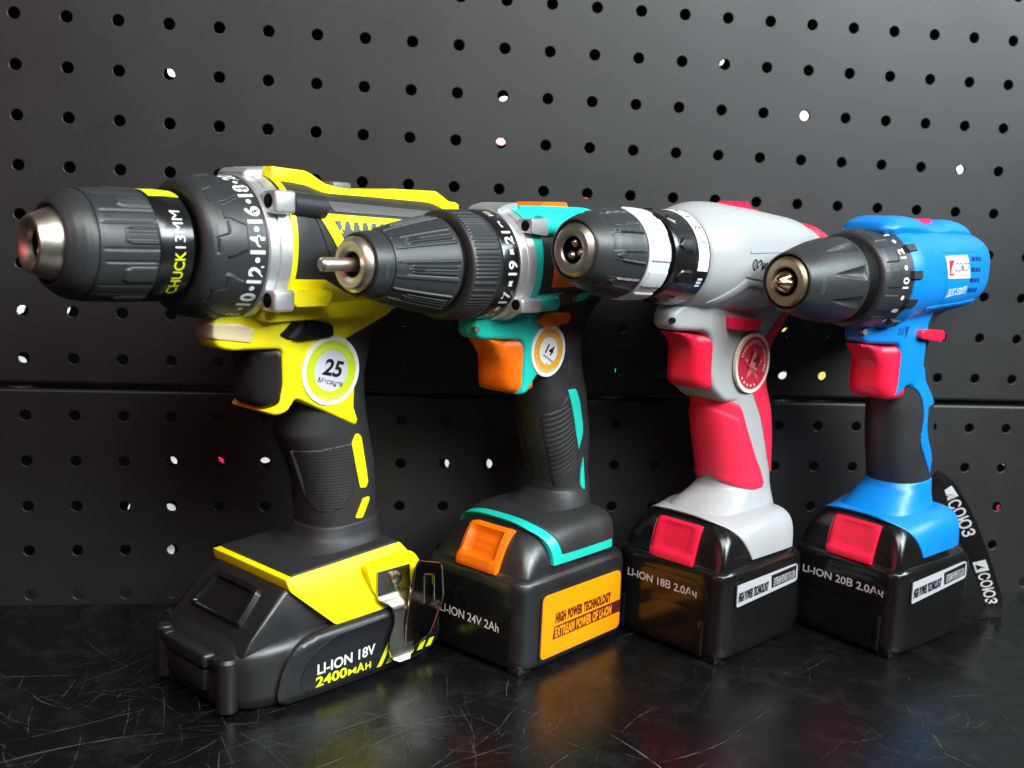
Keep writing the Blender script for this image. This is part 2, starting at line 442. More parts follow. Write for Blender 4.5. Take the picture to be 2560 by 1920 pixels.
# unseen black sheet added behind the panels to keep their holes dark
lin = build('dark_backing', [([(-0.25, 0.07, -0.01), (0.85, 0.07, -0.01), (0.85, 0.07, 0.62), (-0.25, 0.07, 0.62), (-0.25, 0.074, -0.01), (0.85, 0.074, -0.01), (0.85, 0.074, 0.62), (-0.25, 0.074, 0.62)],
      [(0, 1, 2, 3), (4, 7, 6, 5), (3, 2, 6, 7), (0, 4, 5, 1), (0, 3, 7, 4), (1, 5, 6, 2)])], mat('backing_black', (0.003, 0.003, 0.003), 0.6, spec=.1), None, 0, k=1.0)
tag(lin, 'plain black sheet added behind the perforated panels to keep their holes dark', 'dark backing')
SH = bpy.data.materials.new('scratched_black_shelf'); SH.use_nodes = True
nt = SH.node_tree; b = nt.nodes['Principled BSDF']
tc = nt.nodes.new('ShaderNodeTexCoord')
n1 = nt.nodes.new('ShaderNodeTexNoise'); n1.inputs['Scale'].default_value = 14; n1.inputs['Detail'].default_value = 9; n1.inputs['Roughness'].default_value = 0.68
mr = nt.nodes.new('ShaderNodeMapRange'); mr.inputs[1].default_value = 0.35; mr.inputs[2].default_value = 0.72; mr.inputs[3].default_value = 0.22; mr.inputs[4].default_value = 0.42
cr = nt.nodes.new('ShaderNodeMixRGB'); cr.inputs[1].default_value = (0.0035, 0.0037, 0.004, 1); cr.inputs[2].default_value = (0.019, 0.0198, 0.0202, 1)
n3 = nt.nodes.new('ShaderNodeTexNoise'); n3.inputs['Scale'].default_value = 40; n3.inputs['Detail'].default_value = 10; n3.inputs['Roughness'].default_value = 0.75
mr3 = nt.nodes.new('ShaderNodeMapRange'); mr3.inputs[1].default_value = 0.50; mr3.inputs[2].default_value = 0.78
for a_, b_ in ((tc.outputs['Object'], n1.inputs['Vector']), (n1.outputs['Fac'], mr.inputs[0]), (mr.outputs[0], b.inputs['Roughness']),
               (tc.outputs['Object'], n3.inputs['Vector']), (n3.outputs['Fac'], mr3.inputs[0]), (mr3.outputs[0], cr.inputs[0]), (cr.outputs[0], b.inputs['Base Color'])): nt.links.new(a_, b_)
b.inputs['Specular IOR Level'].default_value = 0.38
SCR = mat('scratch_mark', (0.13, 0.132, 0.135), 0.45, var=0.5)
SCR2 = mat('faint_scratch_mark', (0.055, 0.056, 0.058), 0.4, var=0.5)

def shelf():
    X0, X1, Y0, Y1, T = -0.35, 0.95, -0.42, 0.32, 0.03
    V = [(X0, Y0, 0), (X1, Y0, 0), (X1, Y1, 0), (X0, Y1, 0), (X0, Y0, -T), (X1, Y0, -T), (X1, Y1, -T), (X0, Y1, -T)]
    parts = [(V, [(0, 1, 2, 3), (4, 7, 6, 5), (0, 4, 5, 1), (1, 5, 6, 2), (2, 6, 7, 3), (3, 7, 4, 0)], 0)]
    zc = [0.00006]
    def scratch(pts, wd, sl=1):
        zc[0] += 0.0000004
        pts = [Vector(p) for p in pts]; V = []; F = []; n = len(pts)
        for i, p in enumerate(pts):
            d = (pts[min(n - 1, i + 1)] - pts[max(0, i - 1)]).normalized(); q = Vector((-d.y, d.x))
            wv = wd * (0.25 + 0.75 * math.sin(PI * (i + 0.4) / (n - 0.2))) * random.choice((0.12, 0.5, 0.8, 1.2, 1.5))
            V += [(p.x + q.x * wv, p.y + q.y * wv, zc[0]), (p.x - q.x * wv, p.y - q.y * wv, zc[0])]
        for i in range(n - 1): F.append((2 * i, 2 * i + 1, 2 * i + 3, 2 * i + 2))
        parts.append((V, F, sl))
    def curve(x, y, ang, ln, bend, wd, sl=1):
        P = [(x, y)]; n = 14; a = ang
        for i in range(n):
            a += bend / n + random.gauss(0, 0.05); P.append((P[-1][0] + math.cos(a) * ln / n, P[-1][1] + math.sin(a) * ln / n))
        scratch(P, wd, sl)
    R = random.Random(11); random.seed(5)
    for i in range(620):
        if i % 14 == 0: cx_, cy_, ca_ = R.uniform(-0.02, 0.45), R.uniform(-0.27, -0.10), R.choice([0.35, 0.5, 0.65, 2.3, 1.2])
        x = cx_ + R.gauss(0, .03); y = cy_ + R.gauss(0, .022)
        dense = 1.0 if x < 0.27 else 0.45
        if R.random() > dense: continue
        curve(x, y, ca_ + R.gauss(0, 0.3) + (R.choice([1.2, -.9]) if R.random() < .2 else 0), R.uniform(0.006, 0.045), R.gauss(0, 0.28), R.uniform(0.00003, 0.00010), 2 if R.random() < 0.62 else 1)
    # the longest marks of the photograph
    for x, y, a, l, be, wd in ((0.02, -0.185, 0.75, 0.085, -0.5, .00016), (0.115, -0.215, 0.55, 0.11, -0.2, .00016), (0.10, -0.23, 0.5, 0.06, 0.1, .00014),
                               (0.285, -0.165, -0.9, 0.045, -0.6, .0002), (0.325, -0.20, -1.0, 0.05, -0.3, .00018), (0.235, -0.215, 0.9, 0.05, -0.5, .00014),
                               (0.14, -0.165, 0.2, 0.08, 0.25, .00012), (0.26, -0.225, 0.35, 0.07, 0.2, .00013), (0.30, -0.19, 0.1, 0.05, 0.2, .00012),
                               (0.03, -0.155, 0.3, 0.06, 0.1, .00013), (0.19, -0.20, 0.8, 0.06, -0.3, .00013), (0.05, -0.21, 0.15, 0.09, 0.3, .00011)):
        curve(x, y, a, l, be, wd, 1)
    o = build('shelf', parts, [SH, SCR, SCR2], None, 0, k=1.0)
    tag(o, None, None, kind='structure')
shelf()

# small discs added behind the holes to show as bright specks
SPECKC = {'white': (0.85, 0.84, 0.82), 'red': (0.85, 0.02, 0.10), 'orange': (0.95, 0.20, 0.01), 'green': (0.03, 0.75, 0.50), 'yellow': (0.80, 0.74, 0.22), 'pink': (0.85, 0.42, 0.45)}
SPECKM = {c: mat(c + '_speck', v, 0.45, var=0.2) for c, v in SPECKC.items()}
def speck_disc(x, z, c, r=0.0036):
    o = build('speck_disc', [cyl((0, 0, 0), (0, 0.0012, 0), r, 20)], SPECKM[c], None, 35, k=1.0)
    o.location = (x, 0.034, z); o.rotation_euler = (D(-14), 0, 0)
    tag(o, 'small %s disc added behind the pegboard to show as a speck through a hole' % c, 'speck disc', '%s discs added behind the pegboard' % c)
    return o
D = math.radians
SPECKS = [(0.0719, 0.2934, 'white'), (0.256, 0.2881, 'white'), (0.2547, 0.2669, 'pink'), (-0.0121, 0.1604, 'white'), (0.0116, 0.1605, 'white'), (-0.0123, 0.1297, 'white'), (0.0768, 0.1617, 'white'), (0.0725, 0.0756, 'white'), (0.0993, 0.0762, 'red'), (0.1225, 0.0766, 'white'), (0.2578, 0.0737, 'white'), (0.2323, 0.0739, 'white'), (0.0679, 0.0444, 'white'), (0.0483, 0.0456, 'white'), (0.067, 0.0199, 'white'), (0.072, -0.0086, 'orange'), (0.3303, 0.1509, 'green'), (0.3282, 0.1332, 'green'), (0.4366, 0.1629, 'yellow'), (0.4412, 0.1306, 'white'), (0.4681, 0.1312, 'yellow'), (0.6026, 0.0774, 'pink'), (0.6034, 0.0447, 'red'), (0.6171, -0.0057, 'pink'), (0.3071, 0.2327, 'red'), (0.2326, 0.0251, 'pink'), (0.3964, 0.0742, 'white'), (0.5476, 0.2644, 'white'), (0.3831, 0.3202, 'white'), (0.4404, 0.2914, 'white')]
for q in SPECKS: speck_disc(*q)

# ------------------------------------------------------------------ shared drill parts
GROUP = 'cordless drills standing in a row on the shelf'
def jaws(ax, x, r, m, parent, depth=9, hole=BLK, ri=5.2):
    build('chuck_bore', [ax.lathe([(x, ri), (x + depth, ri * 0.8), (x + depth, 0.01)], 40)], hole, parent)
    for k in range(3):
        th = D(90 + 120 * k + 14)
        c = ax.p(x + 2.0, r, th); d = ax.p(x + depth, r * 1.15, th)
        V, F = cyl(c, d, 2.0, 14); cap = cyl(ax.p(x + 0.9, r * 0.95, th), c, 0.9, 14, 2.0)
        build('chuck_jaw', [(V, F), cap], m, parent)
def hexhead(p, d, r, parent, m=BLK):
    return build('screw', [cyl(p, (p[0] + d, p[1], p[2]), r, 18)], m, parent)
def dome(hw, zc, zt, n, m=28):
    """half cross-section (y,z) of a round-shouldered block, from one foot over the top to the other"""
    P = []
    for j in range(2 * m + 1):
        a = PI * j / (2 * m); c, d = math.cos(a), math.sin(a)
        P.append((-math.copysign(abs(c)**(2 / n), c) * hw, zc + abs(d)**(2 / n) * (zt - zc)))
    return P
def mount(cut, xr, hw, zb, zt, n=3.3, zc=38, shear=0.0, rear=5.0, n_rear=6.0, taper=0.0):
    """tool foot straddling the battery hump: front edge x=cut(z), rounded rear, open section zb..zt"""
    Z = sorted(cut, key=lambda q: q[1]); zs = [q[1] for q in Z]; xs = [q[0] for q in Z]
    def section(nn):
        k = hw * (1 - min(1, (zb - zc) / (zt - zc))**nn)**(1 / nn); S_ = []
        for j in range(61):                      # fixed number of points, from side to side over the top
            a = PI * j / 60; c, d = math.cos(a), math.sin(a)
            l = (abs(c)**nn + abs(d)**nn)**(-1 / nn) ; y = -c * l * hw; z = zc + d * l * (zt - zc)
            S_.append((y, z))
        S_ = [(y, max(z, zb)) if z > zb else (math.copysign(k, y), zb) for y, z in S_]
        return S_
    sec = section(n); secr = section(n_rear)
    m = len(sec); V = []; F = []; ST = [0, .004, .012, .03, .1, .25, .45, .65, .8] + [None] * 5
    for i, t in enumerate(ST):
        for (y, z), (yr, zr) in zip(sec, secr):
            x0 = pchip(z, zs, xs)
            xa = x0 + (xr - rear - x0) * (t if t is not None else 1); f_ = sstep(16, 44, xa)
            y += (yr - y) * f_; z += (zr - z) * f_
            if t is not None:
                x = x0 + (xr - rear - x0) * t; e = (0.5, .2, .05, 0)[i] if i < 4 else 0
            else:
                q = (i - 8) / 5 * PI / 2; x = xr - rear + rear * math.sin(q); e = rear * (1 - math.cos(q))
            yy = y * (1 - e / hw); z2 = z - e * max(0, (z - zb) / (zt - zb)) + shear * x
            V.append((x, yy * (1 - taper * (z - zb)), z2))
    for i in range(len(ST) - 1):
        for j in range(m - 1): F.append((i * m + j, i * m + j + 1, (i + 1) * m + j + 1, (i + 1) * m + j))
        F.append((i * m + m - 1, i * m, (i + 1) * m, (i + 1) * m + m - 1))
    c0 = len(V); V.append((pchip(zb + 8, zs, xs) + 4, 0, zb + 8 + shear * 20))
    for j in range(m): F.append((j, (j + 1) % m, c0))
    F.append(list(range((len(ST) - 1) * m, len(ST) * m)))
    return V, F
def hump(prof, hw, zc, n, xe, shear=0.0):
    V = []; F = []; rows = []
    P = []
    for q in range(len(prof) - 1):
        for t in range(4): P.append((prof[q][0] + (prof[q + 1][0] - prof[q][0]) * t / 4, None))
    xs = [q[0] for q in prof]; zs = [q[1] for q in prof]
    X = sorted({p[0] for p in P} | {xs[-1], xe})
    for x in X:
        zt = pchip(x, xs, zs); h = hw - 2.2 * (1 - sstep(xs[0], xs[0] + 6, x))
        rows.append([(x, y, z + shear * x) for y, z in dome(h, zc, zt, n)])
    m = len(rows[0])
    for r in rows: V += r
    for i in range(len(rows) - 1):
        for j in range(m - 1): F.append((i * m + j, i * m + j + 1, (i + 1) * m + j + 1, (i + 1) * m + j))
    F.append(list(range(m))); F.append(list(range((len(rows) - 1) * m, len(rows) * m)))
    return V, F
def battery(par, L, hw, zb, m, prof, humphw, n=3.3, shear=0.0, feet=True):
    """slide battery: block with soft shoulders, hump carrying the latch; returns the part"""
    lf = Loft('z', [(1.5, 2.5, L - 2, hw - 2.0, 9), (3.5, 0.8, L - .5, hw - .5, 9), (8, 0, L, hw, 9), (zb - 7, 0, L, hw, 9), (zb - 3, 0.4, L - .4, hw - .4, 8), (zb - 0.8, 2.2, L - 2, hw - 2.0, 7), (zb + .6, 5.0, L - 5, hw - 5, 6)])
    parts = [lf.mesh(30, 96), hump(prof, humphw, 38, n, 45, shear)]
    if feet:
        parts += [bbox(2, 12, -hw + 3, -hw + 11, 0.0, 5, 1, 2), bbox(2, 12, hw - 11, hw - 3, 0.0, 5, 1, 2), bbox(L - 16, L - 4, -hw + 3, -hw + 11, 0.0, 5, 1, 2), bbox(L - 16, L - 4, hw - 11, hw - 3, 0.0, 5, 1, 2)]
    return build('battery', parts, m, par, 40)
def along(prof, z):
    zs = [p[1] for p in prof]; xs = [p[0] for p in prof]
    return pchip(z, zs, xs)
def latch(par, prof, z0, z1, y0, y1, t, m, scoop, step_at=0.32):
    """push latch following the front profile of the hump, with a scooped thumb recess"""
    n = 16; V = []; F = []; ny = 12
    for i in range(n + 1):
        s = i / n; z = z0 + (z1 - z0) * s; x = along(prof, z)
        dx = (along(prof, z + .5) - along(prof, z - .5)); l = math.hypot(1, dx); nx, nz = -1 / l, dx / l
        for j in range(ny + 1):
            q = j / ny; y = y0 + (y1 - y0) * q
            o = t + (1.0 if s < step_at else 0.0)
            inn = win(step_at + .06, 0.90, s, .04) * win(0.12, 0.88, q, .035)
            o -= scoop * inn
            if inn > .9 and scoop > 1: o += 0.55 * (1 if (i in (8, 11)) and 0.3 < q < .75 else 0)
            e = 0.7 * (1 - win(0.03, 0.97, q, .03)) + 0.7 * (1 - win(0.03, .97, s, .03))
            V.append((x + nx * (o - e), y, z + nz * (o - e)))
    k = ny + 1
    for i in range(n):
        for j in range(ny): F.append((i * k + j, i * k + j + 1, (i + 1) * k + j + 1, (i + 1) * k + j))
    base = len(V)
    ring = [j for j in range(k)] + [i * k + ny for i in range(1, n + 1)] + [n * k + j for j in range(ny - 1, -1, -1)] + [i * k for i in range(n - 1, 0, -1)]
    for r in ring: V.append((V[r][0] + 5, V[r][1], V[r][2] - .5))
    m_ = len(ring)
    for a in range(m_): F.append((ring[a], ring[(a + 1) % m_], base + (a + 1) % m_, base + a))
    return build('latch', [(V, F)], m, par, 50)
def sticker(par, cx, cz, y, r, rim, band, core, texts, rb, rc):
    p = [disc(cx, cz, y, rb, r) + (0,), disc(cx, cz, y + 0.0, rc, rb) + (1,)]
    if rc > 0.1: p.append(disc(cx, cz, y, 0.0, rc) + (2,))
    V, F = cyl((cx, y + 0.02, cz), (cx, y + 1.6, cz), r, 64)
    p.append((V, F, 0))
    s = build('sticker', p, [rim, band, core], par, 0)
    for nm, parts, m in texts: build(nm, parts, m, s, 0)
    return s

# ------------------------------------------------------------------ yellow drill
def yellow_drill():
    T = thing('cordless_drill', (0.1105, -0.1104, 0), 38.5, 'yellow and black drill with metal belt hook on its battery, largest in row', 'cordless drill', GROUP)
    ax = Axis(202.6)
    # --- chuck
    nose = build('chuck_nose', [ax.lathe([(-62, 14.6), (-67.2, 14.6), (-69.3, 14.3), (-76.0, 11.4), (-77.4, 10.8), (-77.8, 10.0), (-77.5, 8.8), (-76.4, 7.6), (-75.4, 6.6), (-70, 6.2)], 96)], STEEL, T, 30)
    jaws(ax, -73.5, 4.0, STEEL, nose, 12, BLK, 6.3)
    def rf(x, th):
        q = wrap((th - D(12)) * 9) / 9           # nine finger pads
        d = 0.0
        lobe = win(-58, -36.6, x, 1.5)
        d += 0.5 * lobe * (1 - 0.9 * math.exp(-((abs(q) - D(13.5)) / D(1.3))**2)) - 0.4 * lobe
        wd = D(8.2) * min(1, 0.55 + (x + 51) / 8)
        pad = win(-50, -36.4, x, .5) * win(-wd, wd, q, D(0.8))
        d += 0.55 * pad + 0.10 * pad * math.sin(q * 31 * 12)
        return d
    prof = [(-66.5, 14.8), (-70.2, 15.2), (-70.6, 16.0), (-70.0, 17.0), (-67.5, 19.0), (-64.5, 20.7), (-62, 21.5), (-61.2, 21.6), (-60.9, 21.0), (-60.0, 21.0), (-59.6, 21.7), (-57, 22.1), (-50, 22.3), (-40, 22.4), (-36.2, 22.4), (-36, 21.8)]
    build('chuck_sleeve', [ax.lathe(prof, 540, rf, 0.5)], CHK, T, 50)
    ring = build('chuck_ring', [ax.lathe([(-36.2, 21.5), (-36, 22.5), (-35.6, 22.7), (-28, 22.9), (-21.6, 22.6), (-21.2, 22.0), (-21.2, 15)], 128)], GLB, T, 40)
    build('ring_stripe', [ax.lathe([(-34.8, 22.72), (-34.6, 22.86), (-28, 23.04), (-21.7, 22.72)], 40, None, 0, D(62), D(150))], YPR, ring, 40)
    Rr = lambda x: 23.06 - 0.012 * (x + 28)**2 * 0.5
    build('lettering', [ax.text('13MM', -28.0, Rr, D(20), 4.8, 15.8, -0.006)], WHT, ring, 0)
    build('lettering', [ax.text('CHUCK', -28.0, Rr, D(-28), 4.6, 20.0, 0.01)], YPR, ring, 0)
    build('spindle_gap', [ax.lathe([(-21.2, 19), (-18, 19)], 64)], BLK, T)
    # --- torque collar with trapezoid teeth
    def rc(x, th):
        q = wrap((th - D(10)) * 8) / 8           # tooth centre every 45 deg
        tw = D(15.5) - D(5.5) * sstep(-9.5, -1.5, x)
        tooth = win(-tw, tw, q, D(0.9)) * (1 - sstep(-2.3, -1.4, x))
        body = 1 - sstep(-11.0, -10.2, x)
        h = 1.15 * max(body, tooth)
        # engraved zig-zag on each tooth
        zz = -14.5 + 5.0 * sstep(D(-1), D(3.5), q) if q < D(9) else -9.5
        h -= 0.5 * math.exp(-((x - zz) / .45)**2) * win(-D(13), D(13), q, D(1))
        return h
    prof = [(-18, 19), (-19.3, 22.5), (-19.2, 24.2), (-18.2, 25.9), (-16.5, 27.2), (-14, 28.2), (-10, 29.0), (-5, 29.7), (0, 30.3), (6.5, 30.9), (7.6, 30.9), (7.9, 30.2)]
    col = build('torque_collar', [ax.lathe(prof, 640, rc, 0.45)], CHK, T, 55)
    Rn = lambda x: 30.62 + 0.09 * (x - 3)
    nums = []; dots = []
    for k in range(15):
        th = D(4.5 + (k - 6) * 24)
        nums.append(ax.text(str(2 + 2 * k), 2.6, Rn, th, 6.6, 3.6 if k < 4 else 7.8, 0.032))
        V = [ax.p(2.8, 30.68, th + D(12))] + [ax.p(2.8 + 1.15 * math.cos(a * PI / 8), 30.68 + .1 * math.cos(a * PI / 8), th + D(12) + 1.15 * math.sin(a * PI / 8) / 30.6) for a in range(16)]
        dots.append((V, [(0, 1 + a, 1 + (a + 1) % 16) for a in range(16)]))
    build('lettering', nums + dots, WHT, col, 0)
    # --- gearbox plate
    parts = [ax.lathe([(7.6, 25), (7.6, 31.3), (8.3, 32.0), (11.5, 32.2), (11.8, 31.6), (12.8, 31.6), (13.1, 32.6), (18.6, 32.9), (19.2, 32.2), (19.2, 20)], 128)]
    top = [(8.4, 231), (8.6, 235.0), (11, 237.0), (19.2, 238.0), (19.2, 230)]
    parts.append(prism(top, -11.5, 11.5, 4.0, 5))
    for sy in (-1, 1):
        parts.append(bbox(8.6, 19.2, sy * 29 - 5.2, sy * 29 + 5.2, 218.0, 227.8, 1.6, 3))
        parts.append(bbox(8.6, 19.2, sy * 29 - 5.2, sy * 29 + 5.2, 177.0, 186.4, 1.6, 3))
    plate = build('gearbox_plate', parts, ALU, T, 35)
    for sy in (-1, 1):
        for z in (223.2, 181.7):
            build('screw', [cyl((8.45, sy * 29, z), (10.4, sy * 29, z), 3.1, 20), cyl((7.9, sy * 29, z), (8.6, sy * 29, z), 1.9, 6)], BLK, plate)
    # --- motor housing
    H = Loft('x', [(19, 174, 235, 31.0, 2.3), (24, 173, 235, 31.0, 2.3), (36, 173, 234, 29.5, 2.4), (50, 174, 231, 28.0, 2.5), (80, 175, 230.5, 27, 2.6), (110, 178, 230, 25.5, 2.6), (124, 182, 227, 23, 2.5), (131, 188, 222, 18, 2.3), (134, 198, 212, 9, 2)])
    body = build('motor_housing', [H.mesh(50, 80)], RUB, T)
    # yellow cover panels on both flanks
    each('flank_trim', both(H, rnd([(19.2, 172), (19.2, 236), (22.2, 236), (22.2, 190.5), (40, 190), (55, 183.5), (63, 181.0), (98, 184), (104, 176), (90, 172)], .8), 0.9, 1.6, 1.6), YEL, body, 50)
    each('flank_trim', both(H, rnd([(34.5, 219.0), (100, 217.5), (112, 212), (112, 196), (92, 196), (60, 188), (55, 190), (44, 206)], 1.2), 0.9, 1.6, 1.6), YEL, body, 50)
    each('flank_panel', both(H, rnd([(43.5, 215.8), (98, 214.6), (106, 210), (106, 199), (88, 199), (62, 192), (52, 203)], 1.0), 1.35, 1.0, 1.6), mat('charcoal_plastic', (0.075, 0.075, 0.07), 0.45), body, 50)
    teeth = []
    for k in range(5):
        x = 47.5 + 5.2 * k
        teeth += both(H, [(x, 215.4), (x + 2.7, 215.4), (x + 1.6, 210.6), (x - 1.1, 210.6)], 1.55, .5, 1.5)
    each('printed_mark', teeth + both(H, [(54, 203.5), (55.5, 206.5), (57, 203), (61, 203), (57, 201)], 1.55, .5, 1.5), YPR, body, 50)
    # seam groove on the black flank and the screw boss
    each('screw_boss', [cyl((20, sy * 27.2, 222.5), (38, sy * 26, 221.5), 5.4, 28) for sy in (-1, 1)], BLK if False else RUB, body)
    each('grip_rib', both(H, [(33, 217.5), (34.2, 217.5), (40.5, 205), (46.5, 194.5), (45, 193.8), (39, 204.5)], .8, .8, 1.2), RUB, body, 50)
    each('rear_vent_band', both(H, rnd([(44, 224.5), (122, 222), (124, 218.5), (46, 220.0)], .8), 0.7, 1, 1.8), mat('grey_band', (0.085, 0.085, 0.085), 0.5), body, 50)
    crest = [(19.3, 230), (19.3, 238.2), (36.5, 237.4), (40, 236.2), (47.5, 232.4), (55, 231.2), (62, 230.8), (76, 230.8), (82, 231.6), (87, 232.4), (116, 232.8), (121, 230.4), (125, 228.2), (131.5, 227.8), (133.2, 225.6), (131.8, 222), (96, 222), (60, 224), (40, 226)]
    cr_ = build('top_cover', [prism(rnd(crest, 1.2, 3), -15.5, 15.5, 3.5, 4)], YEL, T, 40)
    marks = []
    for k in range(3):
        x = 24 + 5.5 * k
        for sy in (-1, 1):
            marks.append(quad([(x, sy * 15.62, 231.5), (x + 3.4, sy * 15.62, 230.4), (x + 4.0, sy * 15.62, 231.6), (x + .8, sy * 15.62, 232.6)]))
    ymm = mat('yellow_shadow_mould', (0.62, 0.55, 0.006), 0.5)
    each('moulded_mark', marks, ymm, cr_, 0)
    # drill 1 gear selector on top
    build('speed_switch', [bbox(60, 71, -5.5, 6.5, 229, 234.2, 1.2, 2)], mat('grey_switch', (0.12, 0.12, 0.12), 0.4), T)
    # --- handle
    Hd = Loft('z', [(60, 46, 92, 19.0, 2.6), (64.5, 48.5, 90.5, 17.8, 2.5), (68, 49.4, 89.6, 17.2, 2.5), (76, 48.9, 89.2, 16.8, 2.5), (86, 47.4, 88.2, 16.8, 2.5), (98, 44.0, 87.4, 17.0, 2.5), (109, 39.2, 84.9, 17.4, 2.5), (116, 35.8, 83.4, 17.6, 2.5), (122, 36.5, 82, 17.4, 2.5), (130, 37, 80.5, 17.2, 2.6), (140, 36, 79, 17.2, 2.8), (160, 32, 84, 17, 3), (182, 30, 104, 17, 3)])
    def hb(x, z): return 0
    hd = build('handle', [Hd.mesh(80, 80)], RUB, T)
    def ribs(x, z): return 0.13 * math.sin(z * 2 * PI / 1.5)
    each('grip_panel', both(Hd, rnd([(38, 108.5), (58, 110.8), (66, 111.0), (67.0, 86), (60, 78.5), (50, 77.5)], 2), 0.40, 0.9, 0.5, ribs), RUB, hd, 60)
    for poly in ([(64.2, 111.0), (66.5, 115.2), (68.3, 115.4), (70.6, 113.4), (76.0, 90.2), (74.6, 87.6), (70.6, 88.0)], [(68.0, 73.2), (72.6, 82.4), (76.8, 82.6), (77.2, 81.2), (72.4, 72.6)]):
        each('handle_stripe', both(Hd, rnd(poly, .8), 0.9, 1.5, 1.0), YEL, hd, 50)
    # --- yellow trigger housing
    P = [(-3.4, 173, 1), (-3.4, 163.5, 2), (-1.8, 159.6, 2), (3, 158.2, 2), (24, 158.8, 2.5), (24.8, 143), (22.8, 133.0, 2.5), (19.0, 130.3, .4), (21.4, 128.6, 2), (27.6, 130.2, 2), (31.6, 135.8, 2), (66.6, 119.2, 1.0), (68.2, 122.2, 2), (65.2, 129.2, 2), (66, 140, 3), (59.6, 161.2, 1), (86, 172.6, 1), (92, 180, 2), (60, 190), (12, 190), (6, 178, 5)]
    hwt = lambda x, z: max(7.2, min(18.2, 7.2 + (x + 2) * .42))
    th_ = build('trigger_housing', [slab(rnd(P, 1.5), hwt, 1.5, 1.1)], YEL, T, 60)
    build('ledge', [prism(rnd([(13, 171.5), (60, 172.5), (86, 175.5), (92, 180), (19, 180), (12, 176)], 2), -21.5, 21.5, 2.0, 3)], YEL, th_, 40)
    each('ledge', [prism(rnd([(19.5, 179), (38, 179), (40, 185.5), (19.5, 186.5)], 1.5), sy * 31.5 - 6, sy * 31.5 + 6, 2, 3) for sy in (-.86, .86)], YEL, th_, 40)
    lens = build('work_light', [slab(rnd([(-4.0, 170.4, 1), (-4.0, 163.2, 1.5), (11.8, 161.8, 1), (13.3, 167.8, 1), (7, 170.8, 2)], 1), lambda x, z: hwt(x, z) + .55, 1.2, .8)], LENS, T, 60)
    def facet(x0, x1, z0, z1):
        return [(x0, -hwt(x0, 0) - .75, z0), (x1, -hwt(x1, 0) - .9, z0 - .2), (x1, -hwt(x1, 0) - .9, z1 - .1), (x0, -hwt(x0, 0) - .75, z1)], [(0, 1, 2, 3)]
    each('light_facet', [facet(-2.6 + 3.4 * k, .6 + 3.4 * k, 163.6 - .4 * k, 169.8 - .35 * k) for k in range(4)], LENS, lens, 0)
    build('trigger', [slab(rnd([(13.0, 160, 1), (15.0, 152, 5), (14.8, 140, 4), (15.4, 134.4, 3), (19, 131.2, 3), (26, 130.8, 2), (34, 132), (36, 143), (36, 161)], 2), lambda x, z: 10.4 + max(0, min(6.6, (x - 15.5) * .85)), 5.5, 1.0)], mat('black_trigger', (0.018, 0.0175, 0.0175), 0.36, grain=0.15, smudge=.05), T, 60)
    sw = build('direction_slot', [prism(rnd([(22.4, 165.2), (28.6, 170.8), (40, 171.2), (50.0, 169.4), (50.6, 163.4), (35, 162.2), (26, 163)], 1.2), -18.55, 18.55, .15, 1)], mat('slot_dark', (0.012, 0.010, 0.006), 0.3), T, 30)
    each('direction_switch', [prism(rnd([(28.5, 163.2, .6), (36.2, 170.6, .8), (49.3, 169.0, 1.2), (49.9, 163.6, 1.2), (34, 162.6)], 1), sy * 19.4 - 1.7, sy * 19.4 + 1.7, .6, 2) for sy in (-1, 1)], GLB, sw, 40)
    # --- sticker
    y = -18.9; cx, cz, r = 50.6, 147.4, 16.3
    tx = [('lettering', [put(glyphs('25', 7.6, 11.5, 0.03, .15), plane_xz(51.6, 148.8, y - .12, D(-13))), put(glyphs('Месяцев', 2.6, 14.5, 0.005, .1), plane_xz(50.2, 142.2, y - .12, D(-13)))], INK),
          ('star_mark', [star(49.2, 137.6, y - .12, 1.1)], YGR),
          ('lettering', [arctext('РАСШИРЕННАЯ', cx, cz, y - .12, 11.3, D(80), 2.0, 1.9), arctext('ГАРАНТИЯ', cx, cz, y - .12, 13.0, D(-95), 2.0, 1.4, True)], FAINT)]
    sticker(T, cx, cz, y, r, STW, YGR, mat('sticker_silver', (0.74, 0.74, 0.80), 0.28, metal=.2), tx, 14.2, 9.6)
    # --- battery mount
    sh = 0.062
    def tp(x, y, z):
        k = 1.0 + (55 - z) * 0.0075
        return x, y * k, z
    foot = build('battery_mount', [prism(rnd([(18.6, 56.6, .5), (20.4, 51.0, .8), (43.0, 31.0, .8), (74, 30.5), (95, 36, 1), (97.5, 48, 2), (86.5, 60.6, 1)], 1, 3), -30.2, 30.2, 2.0, 3, tp)], YEL, T, 40)
    build('deck', [prism([(22.0, 54), (22.6, 57.8), (83.6, 61.6), (86.4, 60.8), (86, 56)], -29.0, 29.0, .8, 3)], RUB, T, 40)
    fl = Loft('z', [(52.5, 28, 87.5, 26, 4), (53.6, 30, 88, 25, 3.6), (55.4, 36, 89, 22.5, 3), (58, 42, 89.6, 20.3, 2.8), (61, 46, 90, 19.0, 2.6), (64, 47.6, 90, 18.4, 2.6), (66.6, 48.6, 89.8, 17.9, 2.6), (67.2, 49.6, 89.2, 17.0, 2.6)])
    build('handle_flare', [fl.mesh(40, 72, sh)], RUB, T, 60)
    # raised pocket for the belt hook
    build('hook_pocket', [prism(rnd([(60, 55.5, 3), (90, 57, 3), (95, 50, 2), (95, 35.6, 2), (74, 33.2, 2), (66, 40, 4)], 2), sy * 33.6 - 1.8, sy * 33.6 + 1.8, 1.0, 3) for sy in (-1,)], YEL, foot, 40)
